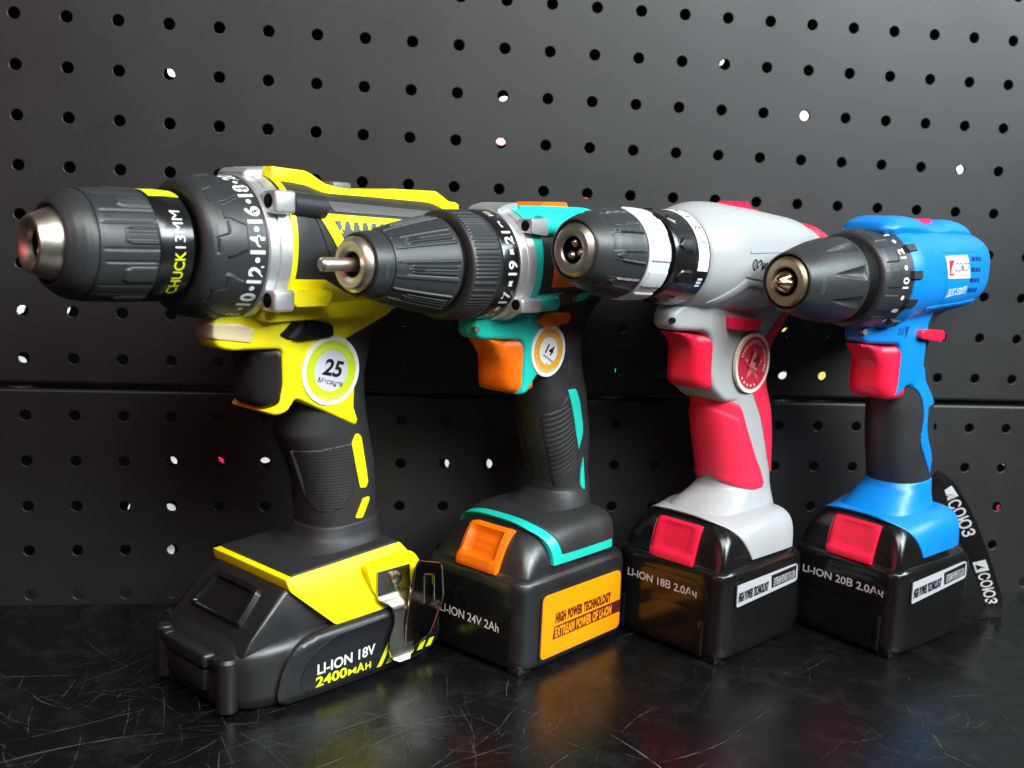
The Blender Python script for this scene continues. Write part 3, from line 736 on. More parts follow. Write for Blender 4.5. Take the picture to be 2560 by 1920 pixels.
    # --- battery
    lf = Loft('z', [(0, -6, 104, 34.0, 4.2), (2.5, -9.5, 107, 36.0, 4.2), (8, -10.8, 108.5, 37.4, 4.4), (20, -10.6, 108.5, 37.2, 4.4), (25, -9.5, 108, 36.4, 4.6), (28, -6.5, 107, 35.0, 5), (30.4, -2, 105, 32.8, 5), (32, 6, 103, 30, 5)])
    hump = [(-4.5, 27), (0.2, 33.0), (18.4, 51.4), (24, 52), (50, 44), (50, 27)]
    parts = [lf.mesh(40, 96), prism(hump, -29.5, 29.5, 2.2, 4, lambda x, y, z: (x, y * (1 + (50 - z) * .004), z))]
    bt = build('battery', parts, BAT, T, 40)
    parts = [bbox(-14.6, -8, -17, 17, 19.5, 26.3, 1.7, 3), bbox(-13.9, -8, -16, 16, 9, 19, 1.2, 2)]
    for sy in (-1, 1): parts += [cyl((-8.6, sy * 26.0, 2.5), (-8.6, sy * 26.0, 25.0), 4.6, 24), cyl((-8.6, sy * 26.0, 25.0), (-8.6, sy * 26.0, 26.4), 4.6, 24, 3.4), bbox(-13, -7, sy * 21.5 - 3, sy * 21.5 + 3, 21, 25.8, 1.2, 2)]
    build('bumper', parts, BAT, bt, 40)
    # latch recess and button on the sloping face
    def slope(u, v, o): return (0.2 + (u) * 0.7117 - o * 0.7025, v, 33.0 + u * 0.7025 + o * 0.7117)
    Q = rnd([(3.5, -19), (19.5, -16.5), (22.0, -15), (22, 17), (19.5, 18.5), (3.5, 21)], 1.5)
    fr = [slope(u, v, 2.7) for u, v in Q]; inn = [slope(3.6 + (u - 3.5) * .86, v * .88 + .1, 2.7) for u, v in Q]; dp = [slope(4.4 + (u - 3.5) * .80, v * .84 + .1, .25 + max(0, 15 - u) * .12) for u, v in Q]; ot = [slope(u + (-1.4 if u < 12 else .8), v * 1.06, -.2) for u, v in Q]
    n = len(Q); V = ot + fr + inn + dp; F = [(a * n + j, a * n + (j + 1) % n, (a + 1) * n + (j + 1) % n, (a + 1) * n + j) for a in range(3) for j in range(n)] + [list(range(3 * n, 4 * n))]
    build('latch', [(V, F)], GLB, bt, 30)
    # raised oval side shields
    shield = rnd([(9.2, 6, 6), (11.4, 17, 8), (17, 25.5, 8), (27, 30.2, 12), (42, 31.0, 4), (106, 32, 8), (108, 8, 6), (98, 1.6, 8), (30, 1.0, 14), (12, 1.5, 6)], 6, 6)
    def by(x, z):
        bow = 36.9 + 1.6 * math.sin(PI * max(0, min(1, (x - 2) / 108)))
        return -bow + (1.4 * ((8 - z) / 8)**2 if z < 8 else 0) + (2.6 * ((z - 24) / 8)**2 if z > 24 else 0)
    def bs(sg): return lambda x, z, o: (x, sg * (by(x, z) - o), z)
    each('side_shield', [sheet(shield, bs(sg), 1.3, 3.5, 1.8, None, .6) for sg in (1, -1)], BAT, bt, 60)
    inner = [(20.5, 12.5, 5), (27, 22.5, 8), (40, 27.5, 8), (104, 29, 4), (106, 8, 4), (95, 4.4, 8), (34, 3.4, 10), (22, 4.6, 4)]
    lab = each('side_label', [sheet(rnd(inner, 5, 6), bs(sg), 1.75, .6, 1.8, None, .15) for sg in (1, -1)], GLB, bt, 60)[0]
    fn = bs(1)
    def lt(cx, cz, slope_=0.02): return lambda u, v: fn(cx + u, cz + v + slope_ * u, 1.95)
    build('lettering', [put(glyphs('LI-ION 18V', 5.0, 33.5, 0.022), lt(46.2, 14.9, .03))], WHT, lab, 0)
    build('lettering', [put(glyphs('2400', 4.7, 17.6, 0.03), lt(37.4, 8.6)), put(glyphs('M', 3.3, 4.8, 0.008), lt(49.2, 7.9)), put(glyphs('A', 4.4, 4.6, 0.03), lt(54.2, 8.4)), put(glyphs('H', 3.3, 3.4, 0.03), lt(58.8, 7.9))], YPR, lab, 0)
    st = []
    for k, (x0, l, wd) in enumerate(((64.5, 12.5, 2.6), (70.5, 9.0, 3.0), (76.8, 5.2, 3.4), (84.0, 4.2, 3.6), (90.8, 4.0, 3.6), (97.0, 3.8, 3.4))):
        zb_ = 4.9 + .22 * k
        st.append(sheet([(x0, zb_), (x0 + wd, zb_), (x0 + wd + l * .62, zb_ + l), (x0 + l * .62, zb_ + l)], fn, 1.95, .3, 2, None, .02))
    each('hazard_stripe', st, YPR, lab, 0)
    # --- belt hook
    hook = []
    def ribbon(path, wfn, t=1.1):
        V = []; F = []; n = len(path)
        for i, (y, z) in enumerate(path):
            a = path[max(0, i - 1)]; b = path[min(n - 1, i + 1)]; d = Vector((b[0] - a[0], b[1] - a[1])).normalized(); q = Vector((-d.y, d.x)) * t / 2
            x0, x1 = wfn(i / (n - 1))
            V += [(x0, y + q.x, z + q.y), (x1, y + q.x, z + q.y), (x1, y - q.x, z - q.y), (x0, y - q.x, z - q.y)]
        for i in range(n - 1):
            for j in range(4): F.append((4 * i + j, 4 * i + (j + 1) % 4, 4 * i + 4 + (j + 1) % 4, 4 * i + 4 + j))
        F += [(0, 1, 2, 3), tuple(range(4 * n - 4, 4 * n))]
        return V, F
    ys = [(-36.0, 51.0), (-36.0, 44), (-36.1, 40.0), (-36.8, 38.0), (-38.6, 35.6), (-40.2, 33.4), (-41.2, 30.5), (-41.4, 26), (-41.6, 20), (-42.2, 14), (-43.6, 9.5), (-45.5, 6.6)]
    path = [(pchip(i / 40 * 11, list(range(12)), [p[0] for p in ys]), pchip(i / 40 * 11, list(range(12)), [p[1] for p in ys])) for i in range(41)]
    def wf(s):
        x0 = pchip(s, [0, .30, .36, .5, .62, .8, .93, 1.0], [66.5, 67.2, 69.5, 73.2, 73.6, 70.0, 70.5, 74])
        x1 = pchip(s, [0, .36, .6, .85, 1.0], [87.0, 88.6, 88.0, 84.6, 80.5]); return x0, x1
    hk = build('belt_hook', [ribbon(path, wf)], CHROME, T, 40)
    plate = rnd([(80.5, 8, 1), (79.8, 22), (85.2, 50.5, 1), (87.6, 54.0, 1), (103, 49.5, 3), (104.8, 31, 3), (96.5, 14, 3)], 2)
    slot = rnd([(91.2, 46.4), (97.6, 44.6), (98.6, 30.6), (91.6, 31.0)], 1)
    bm = bmesh.new()
    o_ = dens(plate, 2.0); i_ = dens(slot, 2.0)
    r = delaunay_2d_cdt([Vector(p) for p in o_ + i_], [], [list(range(len(o_))), list(range(len(o_), len(o_) + len(i_)))[::-1]], 1, 1e-4)
    tri = [f for f in r[2] if not inside((sum(r[0][k].x for k in f) / len(f), sum(r[0][k].y for k in f) / len(f)), i_)]
    V = [(p.x, -42.8, p.y) for p in r[0]]; nV = len(V); V += [(p.x, -41.6, p.y) for p in r[0]]
    F = [list(f) for f in tri] + [[k + nV for k in f[::-1]] for f in tri]
    cnt = set()
    for f in tri:
        for a, b in zip(f, list(f[1:]) + [f[0]]): cnt.add((a, b))
    for a, b in cnt:
        if (b, a) not in cnt: F.append([b, a, a + nV, b + nV])
    bm.free()
    for loop in (o_, i_):
        for j in range(len(loop)): a, b = loop[j], loop[(j + 1) % len(loop)]; v_, f_ = cyl((a[0], -42.7, a[1]), (b[0], -42.7, b[1]), .55, 8); F += [[k + len(V) for k in f] for f in f_]; V += v_
    build('hook_plate', [(V, F)], mat('dark_mirror_steel', (0.34, 0.33, 0.30), 0.14, metal=1), hk, 30)
    build('screw', [cyl((77.3, -36.4, 46.2), (77.3, -38.4, 46.2), 3.6, 24, 3.0), cyl((77.3, -38.4, 46.2), (77.3, -38.9, 46.2), 3.0, 24, 1.8)], CHROME, hk)
yellow_drill()

# ------------------------------------------------------------------ teal drill
PROF2 = [(2.5, 40), (3.0, 45), (4.2, 50), (6.6, 56), (9.8, 62), (13.6, 66.5), (18.0, 69.0), (22.0, 70.0)]
def teal_drill():
    T = thing('cordless_drill', (0.23191, -0.08183, 0), 39.5, 'teal and black drill with orange trigger and a steel bit in its chuck', 'cordless drill', GROUP)
    ax = Axis(198.3)
    build('driver_bit', [cyl((-96.6, 0, 198.3), (-95.6, 0, 198.3), 2.0, 24, 2.9), cyl((-95.6, 0, 198.3), (-70, 0, 198.3), 2.9, 24)], STEEL, T, 40)
    nose = build('chuck_nose', [ax.lathe([(-76, 11.9), (-79.2, 11.8), (-80.8, 10.8), (-81.4, 9.8), (-81.4, 8.2), (-81.0, 6.6), (-80.2, 5.6), (-70, 5.2)], 96)], STEEL, T, 30)
    build('chuck_bore', [ax.lathe([(-78.0, 5.5), (-77.8, 2.8)], 48)], BLK, nose)
    collar = build('front_collar', [ax.lathe([(-75, 11.6), (-77.0, 12.0), (-77.6, 12.8), (-77.2, 13.6), (-75.5, 14.0), (-70, 14.5), (-68.7, 14.6), (-68.4, 14.1), (-68, 13.8)], 96)], CHK, T, 40)
    build('moulded_mark', [ax.text('LOCK', -72.6, 14.38, D(-8), 1.7, 6.5), ax.text('+', -72.8, 14.38, D(28), 3, 2.4)], ETCH, collar, 0)
    def rs(x, th):
        q = wrap((th - D(-4)) * 8) / 8
        L = win(-62, -38.0, x, .5)
        h = 0.0
        for c, s0 in ((-11.5, -67), (-4.3, -60), (0.0, -61), (4.3, -60), (11.5, -67)):
            wd = 1.15 if abs(c) < 10 else 1.5
            Lc = win(s0, -38.2 if abs(c) < 10 else -37.2, x, .4)
            h += (0.75 if abs(c) < 10 else 0.6) * Lc * win(-D(wd), D(wd), q - D(c), D(.45))
        h -= 0.35 * win(-63, -37.5, x, .5) * win(-D(8.2), D(8.2), q, D(.6))
        return h
    prof = [(-68, 12), (-68.0, 14.6), (-66.5, 15.2), (-60, 16.9), (-52, 18.8), (-44, 20.5), (-38, 21.6), (-35.6, 21.9), (-34.8, 21.4), (-34.8, 17)]
    build('chuck_sleeve', [ax.lathe(prof, 720, rs, .5)], CHK, T, 50)
    build('spindle_gap', [ax.lathe([(-35, 20.2), (-31, 20.2)], 64)], BLK, T)
    def rr(x, th):
        q = wrap((th - D(2)) * 8) / 8
        L = win(-29.6, -15.5, x, .4)
        h = 0
        if abs(q) < D(14.5): h += 0.55 * L * (0.5 + 0.5 * math.cos(q * 360 / 4.1))
        h += 0.5 * L * win(D(17.0), D(19.8), abs(q), D(.4))
        return h
    prof = [(-31, 19), (-31.4, 23.2), (-30.8, 24.3), (-29.8, 24.6), (-20, 24.9), (-14.2, 25.2), (-13.6, 25.0), (-13.2, 24.6), (-12.7, 25.4)]
    col = build('torque_collar', [ax.lathe(prof, 720, rr, .5)], CHK, T, 50)
    band = build('number_band', [ax.lathe([(-12.8, 24), (-12.8, 25.4), (-12.2, 25.7), (-2.8, 26.1), (-2.4, 25.6)], 128)], GLB, col, 40)
    Rn = lambda x: 25.95 + 0.042 * (x + 7.5)
    nums = []
    for k in range(13):
        th = D(-7 + (k - 9) * 33.0 * .5 * 2 * .84)
        nums.append(ax.text(str(1 + 2 * k), -7.3, Rn, D(0 + (k - 9) * 32.2) if k in (7, 8, 9, 10) else D(-7 + (k - 9) * 27.7), 5.6, 3.0 if k < 5 else 6.6, 0.02)) if k in (7, 8, 9, 10) else None
    for a in (-48, -16, 16.5):
        c = D(a); nums.append(([ax.p(-7.3 + dx, Rn(-7.3) + .02, c + dt / 26) for dx, dt in ((-1.3, -1.3), (1.3, -1.3), (1.3, 1.3), (-1.3, 1.3))], [(0, 1, 2, 3)]))
    c = D(49); nums.append(([ax.p(-7.3 + dx, Rn(-7.3) + .02, c + dt / 26) for dx, dt in ((-.7, -2), (.7, -2), (.7, 2), (-.7, 2))], [(0, 1, 2, 3)]))
    for k in range(4):      # drill pictogram
        c = D(64 + 3.2 * k); nums.append(([ax.p(-7.3 + dx, Rn(-7.3) + .02, c + dt / 26) for dx, dt in ((-2.6, -.8), (2.0, .1), (2.4, .7), (-2.2, -.2))], [(0, 1, 2, 3)]))
    build('lettering', [n for n in nums if n], WHT, band, 0)
    # gearbox ring in cast metal with lugs
    parts = [ax.lathe([(-2.4, 22), (-2.4, 26.4), (-1.8, 27.0), (1.6, 27.4), (1.9, 27.0), (2.4, 27.0), (2.7, 27.8), (6.6, 28.4), (7.1, 28.0), (7.1, 20)], 128), prism(rnd([(-1.5, 221), (-1.4, 224.6), (2, 226.6), (8, 228.0), (12, 228.4), (12, 221)], .8), -10, 10, 3, 4)]
    for sy in (-1, 1):
        parts += [prism(rnd([(2.2, 214.4), (2.2, 220.9), (13.5, 221.4), (14.5, 213.4)], 1), sy * 23.5 - 4.5, sy * 23.5 + 4.5, 1.6, 3), bbox(-2, 13, sy * 23.5 - 4.5, sy * 23.5 + 4.5, 177.6, 184.2, 1.5, 3)]
    plate = build('gearbox_ring', parts, ALU, T, 35)
    for sy in (-1, 1):
        for z, x in ((217.6, 2.1), (181.2, -2.1)): build('screw', [cyl((x - .05, sy * 24, z), (x + 2, sy * 24, z), 2.5, 20), cyl((x - .5, sy * 24, z), (x, sy * 24, z), 1.5, 6)], BLK, plate)
    # housing
    H = Loft('x', [(7, 173, 226.5, 26.8, 2.3), (13.2, 172.5, 226.8, 26.8, 2.4), (13.8, 174, 226, 24.5, 2.4), (30, 174, 226.5, 24, 2.5), (55, 176, 226.5, 23.5, 2.6), (72, 178, 226.0, 22.5, 2.6), (84, 182, 222, 20, 2.5), (91, 190, 214, 14, 2.2)])
    body = build('motor_housing', [H.mesh(50, 80)], TEAL, T)
    build('speed_switch', [prism(rnd([(28.5, 226), (33, 229.6, .6), (50.6, 230.4, .6), (53.2, 227.4, .6), (58, 226.6), (58, 225)], .5), -8.5, 8.5, .6, 2)], ORG, T, 40)
    build('housing_ridge', [prism(rnd([(13, 222), (13, 227.2), (58, 228.2), (64, 228.0), (74, 226.6), (78, 222)], 1.5, 3), -11, 11, 3, 4)], TEAL, body, 40)
    each('flank_panel', both(H, rnd([(14.2, 213), (60, 210), (60, 186), (14.2, 186)], 2), .6, 1.2, 2), RUB, body, 50)
    each('flank_trim', both(H, rnd([(24, 201), (60, 203), (60, 189), (24, 189)], 1), 1.1, 1, 2), ORG, body, 50)
    each('screw_boss', [cyl((13, sy * 22.6, 218.2), (30, sy * 22, 217.6), 4.6, 24) for sy in (-1, 1)] + [cyl((13, sy * 23, 181.2), (28, sy * 22, 181.6), 4.0, 24) for sy in (-1, 1)], TEAL, body)
    each('lower_flank', both(H, rnd([(33, 184.6), (44, 187), (80, 187), (82, 184), (60, 176), (33, 175)], 1), .9, 1.5, 2), RUB, body, 50)
    each('vent_trim', both(H, rnd([(45, 183.8), (50, 186), (60, 186.2), (56, 182.2), (46.5, 181.4)], .6), 1.3, 1, 2), TEAL, body, 50)
    # handle
    Hd = Loft('z', [(58, 47, 92, 16.5, 2.6), (70, 51.2, 86.0, 15.4, 2.5), (78, 51.4, 84.2, 14.6, 2.5), (86, 50.0, 82.6, 14.6, 2.5), (95, 47.2, 81.8, 15.0, 2.5), (104, 43.2, 82.0, 15.6, 2.5), (113, 40.2, 80.8, 15.8, 2.5), (122, 37.4, 78.4, 16.0, 2.5), (129, 35.4, 76.8, 16.2, 2.6), (136, 33.6, 74.8, 15.6, 2.7), (150, 28, 71.5, 14.6, 2.8), (165, 24, 72, 14.4, 3), (176, 20, 80, 15, 3), (182, 20, 86, 16, 3)])
    hd = build('handle', [Hd.mesh(80, 80)], RUB, T)
    each('rear_panel', both(Hd, rnd([(48, 166), (62, 167), (63, 139), (52, 138.5)], 3), .5, .9, 2), RUB, hd, 50)
    def swoosh(x, z):
        # curved parallel grooves sweeping up towards the back
        if not (25 < x < 66): return 0
        zz = z - 0.028 * max(0, x - 34)**2 * 0.62
        return -0.55 * math.exp(-((((zz + 0.5) % 3.05) - 1.5) / .55)**2) * win(33.5, 56.5, x - (118 - z) * 0.30 + 0, 2.0) * win(88.5, 127, z - (x - 45) * .25, 1)
    each('grip_panel', both(Hd, rnd([(38.9, 122.6, 2), (45.5, 125.0, 4), (50.5, 132.8, 3), (54.2, 131.5, 2), (59.4, 114, 3), (63.2, 103, 3), (64.0, 88, 3), (62.6, 80.2, 3), (53.2, 79.8, 1), (51.6, 86, 4), (48.8, 95, 5), (44.9, 104, 5), (41.8, 113, 5)], 2), .6, .9, .55, swoosh), RUB, hd, 75)
    for poly in ([(50.6, 135.4, .6), (57.2, 135.6, 1.5), (61.2, 127), (65.0, 115, 4), (65.2, 110.4, 4), (62.6, 102.6, .2), (60.2, 109), (57.0, 119)], [(67.6, 97.6, .2), (66.4, 90, 3), (66.8, 82.8), (69.4, 78.0, 1.2), (71.6, 78.6, 1.2), (70.4, 86, 3)]):
        each('handle_stripe', both(Hd, rnd(poly, 1), 0.95, 1.5, .8), TEAL, hd, 50)
    # trigger housing
    P = [(-9.6, 175, 1), (-9.8, 166.0, 2), (-6.5, 163.4, 2), (14.6, 162.8, 2), (16.4, 158), (16.2, 141.5, 2), (15.4, 138.0, 1), (15.0, 136.0, .5), (19.8, 136.0, 4), (26.5, 144.6, 4), (37.4, 148.4, 5), (43.4, 160, 5), (43.0, 176, 2), (54, 180, 2), (54, 190), (0, 190), (-2, 180, 6)]
    hwt = lambda x, z: max(6.2, min(15.2, 6.2 + (x + 8) * .36))
    th_ = build('trigger_housing', [slab(rnd(P, 1.5), hwt, 2.0, 1.1)], TEAL, T, 60)
    build('work_light', [cyl((-9.2, -6.9, 168.4), (-8.6, -4, 168.4), 1.4, 16)], STEEL, th_)
    build('trigger', [slab(rnd([(-3.2, 164, .8), (3.0, 158.0, 5), (8.2, 151, 6), (9.4, 142, 3), (11.4, 137.2, 3), (18, 135.0, 2), (28, 137), (28, 164)], 1.5), lambda x, z: 9.4 + max(0, min(4.4, (x - 8.5) * .65)), 5.0, 1.0)], ORG, T, 60)
    each('direction_switch', [prism(rnd([(22.2, 172.6, 2.5), (27.4, 176.4, 1), (46.4, 175.4, 1.5), (46.6, 170.6, 1.5), (28.6, 168.6, 1)], 1), sy * 16.4 - 2.2, sy * 16.4 + 2.2, 1.1, 3) for sy in (-1, 1)], ORG, T, 40)
    y = -15.8; cx, cz, r = 33.8, 156.7, 13.1
    tx = [('lettering', [put(glyphs('14', 5.0, 6.6, 0.02, .25), plane_xz(34.6, 157.3, y - .12, D(-20))), put(glyphs('месяцев', 1.5, 8.4, 0.0, .1), plane_xz(33.5, 153.1, y - .12, D(-28)))], INK),
          ('star_mark', [star(33.0, 150.5, y - .12, .9)], STO),
          ('lettering', [arctext('РАСШИРЕННАЯ', cx, cz, y - .12, 8.6, D(62), 1.9, 2.0), arctext('ГАРАНТИЯ', cx, cz, y - .12, 10.4, D(-110), 1.9, 1.5, True)] + [disc(cx + 9.4 * math.cos(D(a)), cz + 9.4 * math.sin(D(a)), y - .12, 0, .42, 10) for a in (140, 158, 176, 192, -18, -36, -54)], mat('pale_orange_print', (0.86, 0.66, 0.36), .4))]
    sticker(T, cx, cz, y, r, STW, STO, STW, tx, 11.2, 7.0)
    # battery and its mount
    hw = 36
    bt = battery(T, 88, hw, 48.5, BAT, PROF2, 32.6, 3.0)
    fr = rnd([(27.0, 4, 2), (27.0, 33, 8), (22.5, 41.8, 6), (-20, 41.8, 8), (-28.0, 36, 8), (-27.5, 4, 2)], 3)
    build('front_panel', [sheet(fr, lambda u, v, o: (-o, u, v), 0.55, .8, 3, None, .3)], BATG, bt, 50)
    lt = build('lettering', [put(glyphs('LI-ION 24V 2Ah', 4.6, 40.8, 0.012), lambda u, v: (-.72, -.8 - u, 22.3 + v))], WHT, bt, 0)
    rim = rnd([(12.6, 40.2, 4), (79.6, 40.0, 4), (81.0, 4.6, 4), (12.4, 4.8, 4)], 4, 6)
    each('label_frame', [sheet(rim, lambda x, z, o, s=s: (x, s * (-hw - o), z), .7, 1, 4, None, .3) for s in (1, -1)], BAT, bt, 50)
    lab = build('side_label', [sheet(rnd([(13.6, 39.0, 4), (78.4, 38.6, 4), (79.8, 6.0, 4), (13.6, 6.2, 3)], 3, 6), flat(-hw), .85, .4, 4, None, .03)], ORGL, bt, 40)
    yy = -hw - 1.0
    build('lettering', [put(glyphs('HIGH POWER TECHNOLOGY', 5.0, 46.5, 0.055), lambda u, v: (47.2 + u, yy, 25.6 + v)), quad([(22.2, yy, 14.8), (23.4, yy, 21.4), (79.0, yy, 21.8), (79.3, yy, 14.9)])], MAR, lab, 0)
    build('lettering', [put(glyphs('EXTREAM POWER OF LI-ION', 4.9, 47.5, 0.045), lambda u, v: (47.6 + u, yy - .06, 18.2 + v))], ORGL, lab, 0)
    latch(bt, PROF2, 47.0, 66.2, -15.6, 11.2, 3.0, ORG, 2.5, .26)
    # mount: teal shell with a black block on top
    build('battery_mount', [mount([(24.4, 51.6), (24.2, 56), (22.8, 62), (20.4, 66.4), (17.4, 69.6), (16.6, 72)], 75.5, 34.4, 51.8, 71.6, 3.1)], TEAL, T, 50)
    build('mount_cover', [mount([(30.4, 56.2), (29.6, 60), (27.6, 64.6), (25.2, 68.2), (23.4, 71.4), (23.2, 73)], 76.3, 34.6, 56.4, 72.4, 3.1)], RUB, T, 50)
    fl = Loft('z', [(66, 26, 74, 24, 3), (69, 30, 76.5, 21.5, 3), (71.6, 36, 79.5, 19.6, 2.8), (74.4, 42.5, 82, 17.8, 2.7), (77.4, 47.5, 83.4, 16.4, 2.6), (80.6, 50.4, 83.8, 15.4, 2.5), (84, 50.4, 83.2, 15.0, 2.5)])
    build('handle_flare', [fl.mesh(40, 72)], RUB, T, 60)
teal_drill()

# ------------------------------------------------------------------ grey drill
PROF3 = [(1.8, 40), (2.4, 46), (3.6, 51), (5.2, 57), (7.2, 63), (10.0, 68.6), (13.0, 71.2), (16.0, 72.0)]
def slide_battery(T, L, hw, zb, prof, words, shear, wy, ww, ly):
    bt = battery(T, L, hw, zb, BATG, prof, hw - 2.6, 3.3, shear * .55)
    fr = rnd([(27.6, 27, 1.5), (27.6, 34, 6), (22.8, 41.6, 6), (-21, 41.6, 9), (-28.2, 35.5, 8), (-27.4, 28.5, 5), (-20, 26, 5)], 3)
    build('front_panel', [sheet(fr, lambda u, v, o: (-o, u, v), .6, .9, 3, None, .3)], BATG, bt, 50)
    build('lettering', [put(glyphs(words, 4.2, ww, 0.016), lambda u, v: (-.75, wy - u, 35.4 + v))], mat('grey_print', (0.62, .62, .63), .45), bt, 0)
    each('front_rib', [bbox(-1.2, 1, y - 1.4, y + 1.4, 3, 22, .8, 2) for y in (-24.5, 27)], BATG, bt)
    rim = rnd([(10.8, 43.0, 3), (L - 10, 43.2 + shear * L * .4, 3), (L - 9, 30.4 + shear * L * .4, 3), (11.4, 28.6, 3)], 3, 5)
    each('label_frame', [sheet(rim, lambda x, z, o, s=s: (x, s * (-hw - o), z), .7, 1, 4, None, .3) for s in (1, -1)], BATG, bt, 50)
    lab = build('side_label', [sheet(rnd([(12.0, 41.6, 2), (L - 11.2, 41.9 + shear * L * .4, 3), (L - 10.4, 31.8 + shear * L * .4, 2.5), (12.4, 29.8, 1.2)], 2, 5), flat(-hw), .85, .4, 4, None, .03)], SLV, bt, 40)
    yy = -hw - 1.0; k = shear * .5 + .02
    build('lettering', [put(glyphs('HIGH POWER TECHNOLOGY', 4.8, 28.0, 0.055), lambda u, v: (27.4 + u, yy, 34.6 + v + k * (u + 27.4)))], INK, lab, 0)
    build('label_bar', [quad([(43.4, yy, 39.9 + k * 27), (44.6, yy, 32.6 + k * 30), (L - 12.6, yy, 32.8 + k * 58), (L - 12.6, yy, 40.0 + k * 58)])], INK, lab, 0)
    build('lettering', [put(glyphs('EXTREAM POWER OF LI-ION', 4.4, L - 60.0, 0.02), lambda u, v: (44.6 + (L - 57) / 2 + u, yy - .06, 35.6 + v + k * (u + 46)))], SLV, lab, 0)
    latch(bt, prof, 47.4, 67.4, ly - 13.6, ly + 13.6, 2.2, RED, .9, .22)
    each('latch_wire', [cyl((along(prof, z) - .9, ly + 14.8, z), (along(prof, z + 4) - .9, ly + 14.8, z + 4), .35, 8) for z in (50, 54, 58, 62)], CHROME, bt)
    return bt
def grey_drill():
    T = thing('cordless_drill', (0.33641, -0.07295, 0), 35, 'light grey drill with red trigger, red grip panel and round red sticker', 'cordless drill', GROUP)
    ax = Axis(206.4, -42, -0.036)
    nose = build('chuck_nose', [ax.lathe([(-80, 12.6), (-83.4, 12.5), (-84.8, 11.4), (-86.0, 10.0), (-86.1, 8.2), (-85.6, 6.6), (-84.8, 6.0), (-78, 5.8)], 96)], mat('satin_steel', (0.52, 0.49, 0.42), 0.42, metal=1, smudge=.08), T, 30)
    jaws(ax, -85, 3.4, STEEL, nose, 10, BLK, 5.9)
    def rs(x, th):
        q = wrap((th - D(-3)) * 9) / 9
        w_ = D(8.0) + D(.14) * (x + 65)
        h = 0.75 * win(-74.5 + 5 * (abs(q) / D(9)), -57.8, x, .45) * win(-w_, w_, q, D(.8))
        h -= 0.55 * win(-73.2, -58.8, x, .5) * win(-w_ * .74, w_ * .74, q, D(.7))
        h -= .35 * win(-76, -57, x, 1.5) * (1 - win(-w_, w_, q, D(1)))
        return h
    prof = [(-79, 12.7), (-83.6, 12.8), (-84.4, 13.4), (-83.8, 14.2), (-81, 15.6), (-77, 17.1), (-72, 18.4), (-66, 19.4), (-60, 20.1), (-57, 20.4), (-56.0, 20.0), (-55.8, 19.0)]
    build('chuck_sleeve', [ax.lathe(prof, 540, rs, .5)], CHK, T, 50)
    def rw(x, th):
        q = wrap((th - D(5)) * 10) / 10; e = sstep(-50.5, -49.5, x) * 0 + 1
        p = win(-54.6, -41.2, x, .5)
        return 0.8 * p * win(-D(11.5), D(11.5), q, D(.9)) * e + .05 * p * math.sin(x * 2 * PI / .9)
    build('chuck_ring', [ax.lathe([(-55.8, 18.8), (-55.8, 20.2), (-55.2, 20.7), (-48, 20.9), (-41.2, 20.8), (-40.2, 20.2), (-40.2, 15)], 540, rw, .3)], mat('pale_grey_plastic', (0.60, 0.62, 0.63), .35, smudge=.05), T, 45)
    build('spindle_gap', [ax.lathe([(-40.4, 19.4), (-36.5, 19.4)], 64)], BLK, T)
    def rc(x, th):
        q = wrap((th - D(16)) * 9) / 9
        return 0.9 * win(-35.0 + abs(q) * 20, -25.0, x, .7) * win(-D(8.5), D(8.5), q, D(1.4))
    col = build('torque_collar', [ax.lathe([(-36.6, 18), (-37.4, 19.6), (-37.2, 20.9), (-36, 21.5), (-30, 22.0), (-23, 22.6), (-13.2, 23.2), (-12.8, 22.5)], 400, rc, .45)], GLB, T, 50)
    Rn = lambda x: 22.78 + .062 * (x + 20)
    band = build('number_band', [ax.lathe([(-21.6, Rn(-21.6) + .02), (-21.4, Rn(-21.4) + .14), (-14.2, Rn(-14.2) + .14), (-14.0, Rn(-14) + .02)], 100, None, 0, D(-14), D(190)), ax.lathe([(-21.6, Rn(-21.6) + .02), (-21.4, Rn(-21.4) + .14), (-14.2, Rn(-14.2) + .14), (-14.0, Rn(-14) + .02)], 40, None, 0, D(-110), D(-58))], WHT, col, 40)
    Rt = lambda x: Rn(x) + .24
    build('lettering', [ax.text(t_, -17.8, Rt, D(a_), 4.2, None, .005) for t_, a_ in (('1', 21), ('2', 40), ('3', 59), ('4', 78), ('5', 97))], INK, band, 0)
    build('lettering', [ax.text(t_, -17.6, Rn(-17) + .1, D(-33 + 4.4 * k), 3.6, 1.1, .02) for k, t_ in enumerate('III')], WHT, col, 0)
    # housing
    H = Loft('x', [(-13.0, 182.4, 228.2, 22.9, 2), (-12.2, 181.6, 229.2, 24.0, 2), (-6, 180, 231.6, 25.6, 2.05), (2, 178.4, 233.4, 27.0, 2.1), (10, 177.6, 233.8, 27.4, 2.2), (24, 177, 233.0, 26.8, 2.5), (40, 177.4, 231.8, 25.8, 2.8), (60, 180, 230.2, 24.6, 2.8), (78, 183.5, 228.6, 23.0, 2.8), (88, 186, 226.4, 21.6, 2.7), (104, 191, 222.6, 18.2, 2.5), (116, 196, 217.8, 13.5, 2.3), (121, 201, 213, 7, 2)])
    body = build('motor_housing', [H.mesh(60, 88)], GRY, T)
    build('speed_switch', [prism(rnd([(19, 232.8), (24.8, 233.9, .5), (37.2, 234.4, .5), (40.2, 231.8, .5), (47, 231.2), (47, 229)], .5), -9, 9, .6, 2), prism(rnd([(34.4, 233.8), (36, 235.4, .4), (39.5, 232.4), (39, 231)], .3), -8.6, 8.6, .4, 2)], RED, T, 40)
